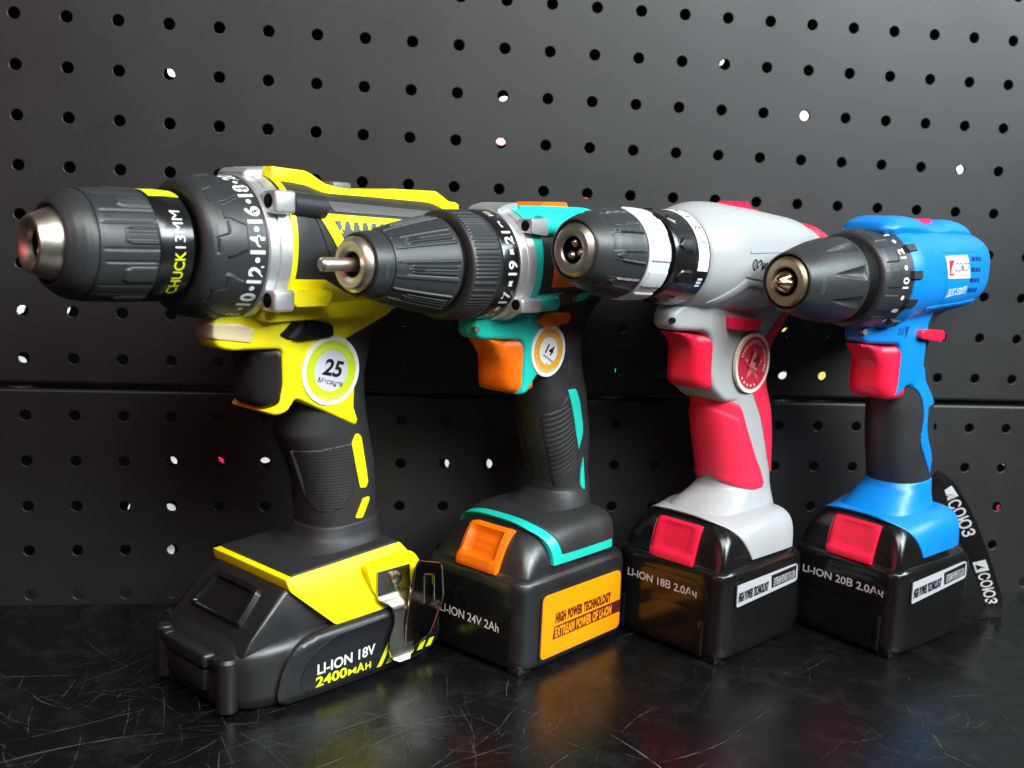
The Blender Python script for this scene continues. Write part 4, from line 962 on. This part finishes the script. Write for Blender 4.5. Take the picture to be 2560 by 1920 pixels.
    tail = Loft('x', [(95, 214, 226.0, 12, 2.4), (97, 211, 226.3, 16.5, 2.4), (106, 208, 224.2, 17.4, 2.4), (115, 207, 220.6, 14.2, 2.3), (121, 206, 217, 9.5, 2.2), (124, 208, 214, 4, 2)])
    build('tail_cap', [tail.mesh(24, 56)], REDR, T, 50)
    each('side_ridge', both(H, rnd([(14.5, 210.4), (60, 211.6), (60, 210.4), (14.5, 209.2)], .3), .8, 1, 1), GRY, body, 60)
    each('side_recess', both(H, rnd([(13.2, 199.0), (60, 194.2), (60, 192.6), (24, 196.2), (13, 197.6)], .4), .9, 1, 1), GRY, body, 60)
    each('side_crease', both(H, rnd([(-4, 184.4), (13.6, 196.6), (58, 191.5), (58, 189.0), (18, 193.2), (2, 183)], .6), 1.0, 1.2, 1), GRY, body, 60)
    each('vent_hole', both(H, [(35.6, 217.4), (36.8, 215.2), (40.6, 215.4)], .12, .5, 1) + both(H, [(67, 220.6), (69.5, 217.8), (74, 218.0), (70.4, 219.4)], .12, .5, 1), BLK, body, 0)
    fn = onsurf(H)
    build('lettering', [put(glyphs('Энергомаш', 4.4, 31, .02, .25), lambda u, v: fn(37.4 + u, 203.2 + v - .045 * u, .4))], INK, body, 0)
    V, F = [], []
    for j in range(33):
        a = 2 * PI * j / 32; V += [fn(19.4 + 2.5 * math.cos(a), 203.7 + 2.7 * math.sin(a), .4), fn(19.4 + 1.9 * math.cos(a), 203.7 + 2.1 * math.sin(a), .4)]
    F = [(2 * j, 2 * j + 2, 2 * j + 3, 2 * j + 1) for j in range(32)] + []
    build('logo_mark', [(V, F), put(glyphs('Э', 2.6), lambda u, v: fn(19.4 + u, 203.7 + v, .4))], INK, body, 0)
    # handle
    Hd = Loft('z', [(70, 33, 82, 19.5, 2.5), (84, 34.2, 79.9, 16.2, 2.4), (90, 33.4, 79.5, 15.8, 2.4), (96, 31.3, 79.3, 15.7, 2.4), (104, 28.7, 79, 15.7, 2.4), (114, 25.5, 77.5, 15.8, 2.4), (122, 23.4, 75.8, 15.8, 2.4), (132, 21.5, 71.5, 15.4, 2.4), (140, 20.5, 68.0, 14.6, 2.6), (150, 20, 68, 14, 2.8), (160, 20, 72, 13.6, 2.8), (172, 18, 84, 13.6, 3), (184, 14, 96, 14, 3)])
    hd = build('handle', [Hd.mesh(80, 80)], GRY, T)
    def wave(x, z):
        zz = 127.6 - .19 * (x - 26) - (0.10 * max(0, x - 41)**2 if x > 41 else 0)
        return .9 * (1 - sstep(zz - 1.0, zz + .8, z)) * (1 if x < 46 else 1)
    # wrap-round grip panel: strip of the handle surface in angle and height
    def around(a, z, o):
        lo, hi, hw, n = Hd.at(z); e = 2 / n; c, s_ = math.cos(a), math.sin(a)
        x = (lo + hi) / 2 + math.copysign(abs(c)**e, c) * (hi - lo) / 2; y = math.copysign(abs(s_)**e, s_) * hw
        l = math.hypot(c, s_); return (x + c / l * o, y + s_ / l * o, z)
    def ztop(a): return 137.0 - 8.2 * (abs(a) / D(69))**1.6
    NA, NZ = 60, 44; V = []; F = []
    for i in range(NA + 1):
        u = -1 + 2 * i / NA
        for j in range(NZ + 1):
            v = j / NZ; zb_ = 81.4 + (6.0 if False else 0) + 8.0 * (1 - abs(u))**1.5; amax = D(99) - D(30) * v
            a = u * amax
            # rounded rear corners of the panel
            cut = 3.2 * max(0, (abs(u) - .94) / .06)**2
            z0, z1 = zb_ + cut, ztop(a) - cut * 1.2; z = z0 + (z1 - z0) * v
            rim = 1 - win(.02, .985, v, .02) * win(-.975, .975, u, .025)
            step_ = .75 * (1 - sstep(z1 - 9.5, z1 - 8.0, z)) * win(-.86, .86, u, .04)
            V.append(around(PI + a, z, .25 + .75 * (1 - rim) + step_))
    for i in range(NA):
        for j in range(NZ): F.append((i * (NZ + 1) + j, i * (NZ + 1) + j + 1, (i + 1) * (NZ + 1) + j + 1, (i + 1) * (NZ + 1) + j))
    build('grip_panel', [(V, F)], REDR, hd, 70)
    V = []; F = []; NA, NZ = 24, 50
    for i in range(NA + 1):
        u = -1 + 2 * i / NA
        for j in range(NZ + 1):
            z = 88 + (177.5 - 88) * j / NZ; am = D(pchip(z, [84, 88, 93, 100, 120, 136, 150, 166, 178], [18, 48, 62, 72, 83, 90, 90, 80, 68]))
            V.append(around(u * am, z, .2 + .7 * win(-.96, .96, u, .03)))
    for i in range(NA):
        for j in range(NZ): F.append((i * (NZ + 1) + j, i * (NZ + 1) + j + 1, (i + 1) * (NZ + 1) + j + 1, (i + 1) * (NZ + 1) + j))
    build('back_pad', [(V, F)], REDR, hd, 70)
    # trigger housing
    P = [(-17.5, 178.5, 2), (-17.6, 172.0, 2), (-14, 169.8, 2), (3.0, 169.2, 3), (7.2, 164, 3), (7.6, 146, 3), (11.0, 139.0, 4), (20, 133.0, 4), (26, 131.0, 4), (55, 131, 5), (55, 166, 5), (62, 178, 3), (62, 186), (-4, 186), (-12, 183)]
    hwt = lambda x, z: max(6.2, min(14.2, 6.2 + (x + 16) * .38))
    th_ = build('trigger_housing', [slab(rnd(P, 1.5), hwt, 3.0, 1.1)], GRY, T, 60)
    build('work_light', [cyl((-17.0, -6.6, 175.0), (-15.6, -4, 175.0), 1.5, 16)], BLK, th_)
    build('trigger', [slab(rnd([(-12.8, 168.9, .8), (-5.6, 165.4, 4), (-.2, 159, 6), (1.0, 150, 4), (1.4, 143.4, 3), (5, 139.8, 3), (14, 138.0, 3), (21, 139), (22, 168)], 1.5), lambda x, z: 9.2 + max(0, min(4.2, (x - .5) * .6)), 5.0, 1.0)], RED, T, 60)
    each('direction_switch', [prism(rnd([(16.6, 177.0), (17.4, 170.6), (39.6, 169.0), (45.6, 174.4)], .8), sy * 15.6 - 2.6, sy * 15.6 + 2.6, .8, 2) for sy in (-1, 1)], RED, T, 40)
    y = -16.6; cx, cz, r = 41.2, 151.8, 16.0
    tx = [('star_mark', [star(41.6, 150.6, y - .1, 9.6, D(84), .36)], mat('sticker_star', (0.70, 0.16, 0.16), .32)),
          ('lettering', [put(glyphs('14', 7.4, 11.0, 0.035, .1), plane_xz(42.4, 154.0, y - .2, D(-16))), put(glyphs('месяцев', 2.2, 11.5, 0.0, .1), plane_xz(41.0, 148.4, y - .2, D(-22)))], mat('brown_ink', (0.10, .02, .018), .4)),
          ('lettering', [arctext('УНИКАЛЬНАЯ ГАРАНТИЯ', cx, cz, y - .12, 11.2, D(68), 2.0, 3.3)] + [disc(cx + 12 * math.cos(D(a)), cz + 12 * math.sin(D(a)), y - .12, 0, .7, 10) for a in (218, 234, 250, 266, 282)], mat('cream_print', (.85, .70, .64), .4))]
    sticker(T, cx, cz, y, r, STC, STR, STR, tx, 14.0, 0.05)
    # mount and battery
    slide_battery(T, 81, 36, 49.5, PROF3, 'LI-ION 18В 2.0Ач', .01, 1.8, 45.5, -1.6)
    build('battery_mount', [mount([(28.8, 51.0), (25.8, 56), (22.0, 62.5), (17.6, 67.8), (12.4, 70.8), (10.2, 72.4), (10, 74)], 70.5, 34.2, 51.4, 72.8, 3.3)], GRY, T, 50)
    fl = Loft('z', [(64, 10, 68, 26, 3), (68, 11.0, 70, 23.5, 3), (70.4, 12.2, 71.4, 21.4, 3), (72.6, 15, 73.4, 19.8, 2.9), (75.6, 20.5, 76, 18.6, 2.7), (79.4, 28.0, 78.6, 17.4, 2.5), (83.5, 33.2, 79.9, 16.5, 2.4), (86, 33.9, 79.8, 16.1, 2.4)])
    build('handle_flare', [fl.mesh(40, 72)], GRY, T, 70)
grey_drill()

# ------------------------------------------------------------------ blue drill
def blue_drill():
    O = (0.43660, -0.07040, 0)
    T = thing('cordless_drill', O, 30, 'bright blue drill with red trigger and a bronze pointed chuck, last in the row', 'cordless drill', GROUP)
    ax = Axis(197.8, -35, 0.030)
    nose = build('chuck_nose', [ax.lathe([(-66, 12.4), (-69.6, 12.4), (-71.2, 11.6), (-72.2, 10.4), (-72.2, 7.6), (-71.4, 6.8), (-66, 6.6)], 96)], BRASSY, T, 30)
    build('chuck_bore', [ax.lathe([(-70.5, 6.7), (-66, 6.0), (-66, .01)], 40)], BLK, nose)
    build('closed_jaws', [ax.lathe([(-64, 5.8), (-73.0, 5.2), (-76.2, 3.6), (-78.4, 2.0), (-78.8, .4)], 36, lambda x, th: -1.1 * math.exp(-((wrap((th - D(20)) * 3) / 3) / D(7))**2), 1)], mat('bronze_jaw', (0.52, .44, .30), .25, metal=1), nose, 50)
    def rs(x, th):
        q = wrap((th - D(13)) * 9) / 9
        t = (x + 58) / 22.5
        if t < 0 or t > 1: return 0
        wd = D(10.5) * max(0.02, t)**.75
        return -1.25 * max(0, 1 - (q / wd)**2) * sstep(0, .45, t) * (1 - sstep(.93, 1, t))
    prof = [(-64, 12.6), (-70.2, 12.8), (-71.0, 13.4), (-70.4, 14.1), (-66, 15.4), (-58, 17.6), (-50, 19.6), (-42, 20.9), (-37, 21.4), (-34.0, 21.5), (-33.2, 21.0), (-33.0, 19)]
    slv = build('chuck_sleeve', [ax.lathe(prof, 540, rs, .5)], CHK, T, 50)
    build('moulded_mark', [ax.text('LOCK', -63.6, lambda x: 16.12 + .27 * (x + 63.6), D(-2), 1.8, 8), ax.text('+', -63.6, lambda x: 16.12 + .27 * (x + 63.6), D(26), 3, 2.2)], ETCH, slv, 0)
    build('spindle_gap', [ax.lathe([(-33.2, 20.6), (-32.2, 21.2), (-26, 21.4), (-23.6, 20.6)], 96)], BLK, T, 50)
    def rc(x, th):
        q = wrap((th - D(4)) * 12) / 12
        h = .45 * win(-21.6, -12.2, x, .4) * win(-D(10.2), D(10.2), q, D(.7))
        return h
    col = build('torque_collar', [ax.lathe([(-24, 19), (-24.2, 22.0), (-23.2, 23.5), (-20, 24.2), (-14, 24.9), (-9, 25.4), (-2.4, 26.2), (-2.0, 25.2)], 480, rc, .5)], CHK, T, 50)
    Rn = lambda x: 25.72 + .12 * (x + 7.5)
    kn = []
    for k in range(12):
        th = D(7 + 30 * k)
        V = []
        for (x, dr) in ((-5.2, -.4), (-4.6, 1.9), (2.6, 2.4), (3.6, 1.6), (3.8, -.6)):
            for dt in (-D(4.6), D(4.6)):
                V.append(ax.p(x, 26.0 + dr, th + dt * (1 if dr < 0 else .86)))
        F = [(2 * i, 2 * i + 1, 2 * i + 3, 2 * i + 2) for i in range(4)] + [(0, 2, 4, 6, 8), (1, 9, 7, 5, 3)]
        kn.append((V, F))
    each('collar_knob', kn, CHK, col, 20)
    nums = []
    for k, t_ in enumerate(('2', '4', '6', '8', '10', '12', '14', '16', '18', '20', '22')):
        nums.append(ax.text(t_, -8.4, Rn, D(-1.5 + 34 * (k - 4)), 4.3, 2.4 if len(t_) < 2 else 5.6, .02))
    for k in range(11):
        th = D(-1.5 + 34 * (k - 4) + 17)
        V = [ax.p(-8.2, Rn(-8.2) + .04, th)] + [ax.p(-8.2 + 1.25 * math.cos(a * PI / 8), Rn(-8.2) + .04 + .14 * math.cos(a * PI / 8), th + 1.25 * math.sin(a * PI / 8) / 25.5) for a in range(16)]
        nums.append((V, [(0, 1 + a, 1 + (a + 1) % 16) for a in range(16)]))
    build('lettering', nums, WHT, col, 0)
    # housing
    H = Loft('x', [(-2.4, 172.6, 224.4, 25.8, 2), (-1.8, 172.0, 225.2, 26.6, 2), (6, 172, 226.6, 27.2, 2.1), (12, 174, 226.4, 26.4, 2.2), (20, 176.4, 226, 25.6, 2.4), (32, 178.4, 226, 25.4, 2.6), (56, 180.4, 226, 25.0, 2.8), (72, 182.6, 225.4, 24.0, 2.9), (83, 185.6, 223.6, 21.6, 2.8), (90, 188, 221.5, 17.5, 2.6), (94.5, 191, 219, 11, 2.4)])
    body = build('motor_housing', [H.mesh(56, 88)], BLU, T)
    cap = Loft('x', [(72, 185, 223, 17, 2.6), (76, 182.0, 225.9, 18.6, 2.5), (88, 183.4, 224.8, 17.2, 2.5), (96, 186.0, 222.4, 14.6, 2.4), (102, 189.5, 218.6, 10.5, 2.3), (105.5, 195, 212, 4, 2)])
    build('rear_pad', [cap.mesh(28, 56)], RUB, T, 50)
    build('top_ridge', [slab(rnd([(-6, 219, 1), (-11.6, 222.6, 2), (-10.4, 227, 3), (-3, 230.4, 6), (10, 231.6, 8), (22, 230.7, 4), (32, 228.2, 2), (40, 228.8, 3), (48, 230.9, 6), (58, 231.2, 6), (68, 229.8, 4), (73, 228.2, 3), (78, 223.5, 2), (74, 219)], 2, 5), 16.0, 8.5, 1.0)], BLU, body, 60)
    build('speed_switch', [prism(rnd([(31.0, 228.4), (34, 229.6, .4), (39.6, 231.2, .4), (41.4, 229.6, .4), (44, 229)], .4), -8, 8, .6, 2)], mat('pink_red_plastic', (.78, .02, .10), .4), T, 40)
    fn = onsurf(H)
    each('seam_line', both(H, rnd([(10.6, 222), (11.4, 222), (12.4, 200), (10.4, 180), (9.6, 180), (11.6, 200)], .1), .12, .4, 1), mat('dark_blue_seam', (.003, .14, .42), .5), body, 60)
    each('side_ledge', both(H, rnd([(22, 185.0), (72, 189.0), (72, 187.4), (22, 183.2)], .5), 1.0, 1.2, 1), BLU, body, 60)
    each('side_ledge', both(H, rnd([(26, 214.2), (66, 215.6), (66, 214.8), (26, 213.4)], .3), .6, 1.2, 1), BLU, body, 60)
    each('vent_slot', [sheet([(x, z), (x + w_, z + .1), (x + w_ + .3, z - 2.2), (x + .3, z - 2.3)], fn, .1, .3, 1, None, 0) for z in (212.0, 206.2, 200.6, 195.2) for x, w_ in ((56.0, 4.2), (61.2, 2.6), (64.8, 2.2))], mat('vent_navy', (.003, .02, .12), .5), body, 0)
    lab = build('brand_label', [sheet(rnd([(28.6, 211.8), (51.6, 212.8), (56.0, 200.6), (32.2, 200.2)], .6), fn, .22, .3, 1.2, None, .02)], STW, body, 0)
    build('logo_mark', [sheet([(31.6, 209.6), (36.8, 209.9), (38.0, 202.0), (33.0, 201.8)], fn, .34, .3, 1.2, None, .02)], STR, lab, 0)
    build('logo_sail', [sheet([(36.2, 208.6), (36.9, 203.0), (34.0, 202.8), (34.6, 205.2)], fn, .42, .3, 1.2, None, .02)], STW, lab, 0)
    build('lettering', [put(glyphs('СОЮЗ', 4.6, 14.4, .01), lambda u, v: fn(45.6 + u, 206.4 + v + .02 * u, .36)), put(glyphs('инструмент', 1.1, 8), lambda u, v: fn(48.2 + u, 202.4 + v + .02 * u, .36))], DGR, lab, 0)
    mod = build('model_label', [sheet(rnd([(31.4, 198.6), (55.4, 199.4), (56.6, 188.8), (33.2, 186.6)], .5), fn, .2, .3, 1.2, None, .02)], BLUD, body, 0)
    build('lettering', [put(glyphs('ДШС-3320ЛУ', 3.8, 19.5, .01), lambda u, v: fn(44.4 + u, 193.6 + v + .10 * u, .32))], WHT, mod, 0)
    # handle
    Hd = Loft('z', [(70, 30, 72, 18, 2.4), (80, 30.6, 66.5, 16.2, 2.4), (86, 30.4, 66.4, 15.8, 2.4), (92, 28.4, 67.6, 15.6, 2.4), (98, 26.6, 68.2, 15.5, 2.4), (106, 24.6, 67, 15.5, 2.4), (114, 23.0, 65.8, 15.5, 2.4), (122, 21.8, 64.0, 15.4, 2.4), (130, 21.2, 62.6, 15, 2.5), (138, 21.4, 60.5, 14.2, 2.6), (146, 22, 56, 13.2, 2.8), (160, 22, 50, 12.8, 2.8), (176, 18, 54, 13, 3), (186, 14, 80, 14, 3)])
    hd = build('handle', [Hd.mesh(80, 80)], RUB, T)
    each('handle_stripe', both(Hd, rnd([(17.5, 141, .5), (25.4, 143, 1), (33.0, 140.2, 2), (39.0, 134, 3), (41.2, 123, 4), (39.2, 111.6, 5), (45, 102.4, 3), (51.6, 94, 2), (53.6, 90.6, .3), (54.8, 101, 3), (46.8, 112.5, 4), (44.8, 121, 3), (45.0, 129.5, 2), (53.2, 131, .6), (48.5, 136.5, 3), (42.5, 143.4, 2), (40, 152), (20, 152)], 1), .75, 1.3, .8), BLU, hd, 60)
    grooves = []
    for k in range(5):
        z = 127.5 - 4.6 * k; x = 49.6 + .9 * k + (1.2 if k > 3 else 0)
        grooves += both(Hd, [(x - 1.2, z + 1.6), (x, z + 2), (x + 3.0, z - 2.4), (x + 1.9, z - 2.8)], .3, .6, 1)
    each('grip_rib', grooves, BLK, hd, 60)
    P = [(-9.6, 174.5, 1), (-9.8, 167.6, 2), (-7, 165.2, 2), (11.6, 165.0, 3), (14.0, 160, 2), (14.0, 145, 3), (12.8, 138.6, 2), (11, 136.6, .6), (18, 137.6, 3), (24.5, 142.4, 3), (33, 140.6, 2), (40, 140, 2), (39.6, 158, 4), (40.4, 176, 3), (46, 182), (40, 188), (2, 188), (-6, 178)]
    hwt = lambda x, z: max(6.2, min(13.8, 6.2 + (x + 8) * .45))
    th_ = build('trigger_housing', [slab(rnd(P, 1.5), hwt, 2.2, 1.1)], BLU, T, 60)
    build('work_light', [cyl((-9.3, -6.4, 171.6), (-8.4, -4, 171.6), 1.6, 16)], STEEL, th_)
    build('drill_pictogram', [quad([(x0, -13.95, 170.0), (x0 + .8, -13.95, 170.0), (x0 + 1.5, -13.95, 174.0), (x0 + .7, -13.95, 174.0)]) for x0 in (9, 11.2, 13.4)] + [quad([(16.4, -13.95, 168.6), (17.2, -13.95, 168.6), (19.4, -13.95, 174.4), (16.2, -13.95, 174.2)])], mat('navy_print', (.004, .03, .16), .5), th_, 0)
    build('trigger', [slab(rnd([(-9.4, 164.8, .8), (-3.0, 161, 4), (3.8, 154, 6), (5.0, 147, 3), (5.2, 140.0, 3), (9, 135.6, 3), (18, 134.2, 3), (25, 136), (26, 165)], 1.5), lambda x, z: 9.2 + max(0, min(4.2, (x - 4) * .55)), 5.0, 1.0)], RED, T, 60)
    each('direction_switch', [prism(rnd([(27.0, 168.2, 1.5), (28.4, 172.6, 1.5), (49, 171.9, 2), (52.8, 169.0, 2), (49.6, 165.4, 2)], 1), sy * 14.6 - 2.4, sy * 14.6 + 2.4, 1.4, 3) for sy in (-1, 1)], RED, T, 50)
    # mount and battery
    sh = .07
    slide_battery(T, 79, 34.5, 48.8, PROF3, 'LI-ION 20В 2.0Ач', sh, -1.2, 49.8, -2.4)
    build('battery_mount', [mount([(25.6, 50.6), (23.2, 56), (20.4, 61.5), (16.6, 66.4), (12.0, 69.6), (9.6, 71.6), (9.4, 74)], 64.5, 32.8, 51.0, 72.2, 3.3, 38, sh * .55)], BLU, T, 50)
    fl = Loft('z', [(62, 9, 62, 25, 3), (66.6, 10, 64, 23, 3), (69.2, 11.2, 65.4, 21.2, 3), (72, 14, 66.2, 19.6, 2.9), (75.4, 18.4, 66.6, 18.4, 2.7), (79.4, 23.6, 66.8, 17.4, 2.5), (83, 28.4, 66.8, 16.7, 2.45), (85.6, 30.2, 66.8, 16.2, 2.4), (86.4, 30.8, 66.6, 15.4, 2.4)])
    build('handle_flare', [fl.mesh(40, 72, .03)], BLU, T, 70)
    # wrist strap
    yaw = D(30); ex = Vector((math.cos(yaw), math.sin(yaw), 0)); ey = Vector((-math.sin(yaw), math.cos(yaw), 0))
    def wpt(p): return Vector(O) + (ex * p[0] + ey * p[1]) * .001 + Vector((0, 0, p[2] * .001))
    view = Vector((-.87, -.48, .12)).normalized()
    def band(path, wd, n=60, tw=None):
        L_ = [0]
        for a, b in zip(path, path[1:]): L_.append(L_[-1] + (Vector(b) - Vector(a)).length)
        pts = []
        for i in range(n + 1):
            t = L_[-1] * i / n; pts.append(Vector([pchip(t, L_, [p[k] for p in path]) for k in range(3)]))
        fr = []
        for i, p in enumerate(pts):
            d = (pts[min(n, i + 1)] - pts[max(0, i - 1)]).normalized(); vv = view + (tw(i / n) if tw else Vector())
            q = d.cross(vv).normalized(); nn = q.cross(d).normalized(); fr.append((p, q, nn))
        V = []; F = []
        for p, q, nn in fr:
            for a, b in ((-1, .35), (-.4, .55), (.4, .55), (1, .35), (1, -.35), (-1, -.35)): V.append(tuple(p + q * a * wd / 2 + nn * b))
        for i in range(n):
            for j in range(6): F.append((6 * i + j, 6 * i + (j + 1) % 6, 6 * i + 6 + (j + 1) % 6, 6 * i + 6 + j))
        return (V, F), fr, L_[-1]
    S_ = thing('wrist_strap', O, 30, 'black woven wrist strap with white lettering hanging beside the blue drill', 'strap')
    front = [(68, -9, 85), (77, -12, 80), (87, -15, 69), (96, -18, 56.5), (103, -21, 43), (110, -24, 29), (115, -27, 16), (117.5, -29, 7), (116, -30, 2.6), (110, -30, 1.2)]
    g, fr, LL = band(front, 12.5)
    st = build('front_band', [g], STRAP, S_, 60)
    back = [(64, -8, 83), (70, -10, 73), (76, -12, 58), (84, -16, 42), (91, -20, 28), (97, -24, 14), (101, -27, 5), (105, -29, 1.4), (111, -30, 1.0)]
    g2, fr2, L2 = band(back, 16.0, 60, lambda s: Vector((.5 * math.sin(s * 4), -.4 * s, 0)))
    build('back_band', [g2], STRAP, S_, 60)
    def on(s, off, k):
        i = max(0, min(59.999, s / LL * 60)); a, b = fr[int(i)], fr[int(i) + 1]; f = i - int(i)
        p = a[0].lerp(b[0], f); q = a[1].lerp(b[1], f); nn = a[2].lerp(b[2], f)
        return tuple(p + q * off + nn * k)
    def strap_print(s0, s1, h, sgn, word, cut=None):
        parts = []
        # logo: white square with a sail cut out
        sq = [(s0, -h / 2), (s0 + h, -h / 2), (s0 + h, h / 2), (s0, h / 2)]
        parts.append(([on(a, sgn * b, .75) for a, b in sq], [(0, 1, 2, 3)]))
        dk = ([on(s0 + h * a, sgn * h * b, .95) for a, b in ((.78, -.34), (.22, -.34), (.70, .30), (.62, -.02))], [(0, 1, 2, 3)])
        v, f = glyphs(word, h * .86, s1 - s0 - h * 1.15, .02)
        parts.append(([on((s0 + h * 1.15 + s1) / 2 + u, sgn * w_, .75) for u, w_ in v], f))
        build('lettering', parts, WHT, st, 0); build('logo_sail', [dk], STRAP, st, 0)
    strap_print(13, 50, 8.2, -1, 'СОЮЗ'); strap_print(68, 97, 7.4, -1, 'СОЮЗ')
    ringm = []
    for k in range(16):
        a, b = 2 * PI * k / 16, 2 * PI * (k + 1) / 16
        ringm.append(cyl((65.5 + 2.6 * math.cos(a), -8, 84.5 + 3.0 * math.sin(a)), (65.5 + 2.6 * math.cos(b), -8, 84.5 + 3.0 * math.sin(b)), .5, 8))
    build('strap_ring', ringm, CHROME, S_, 60)
blue_drill()
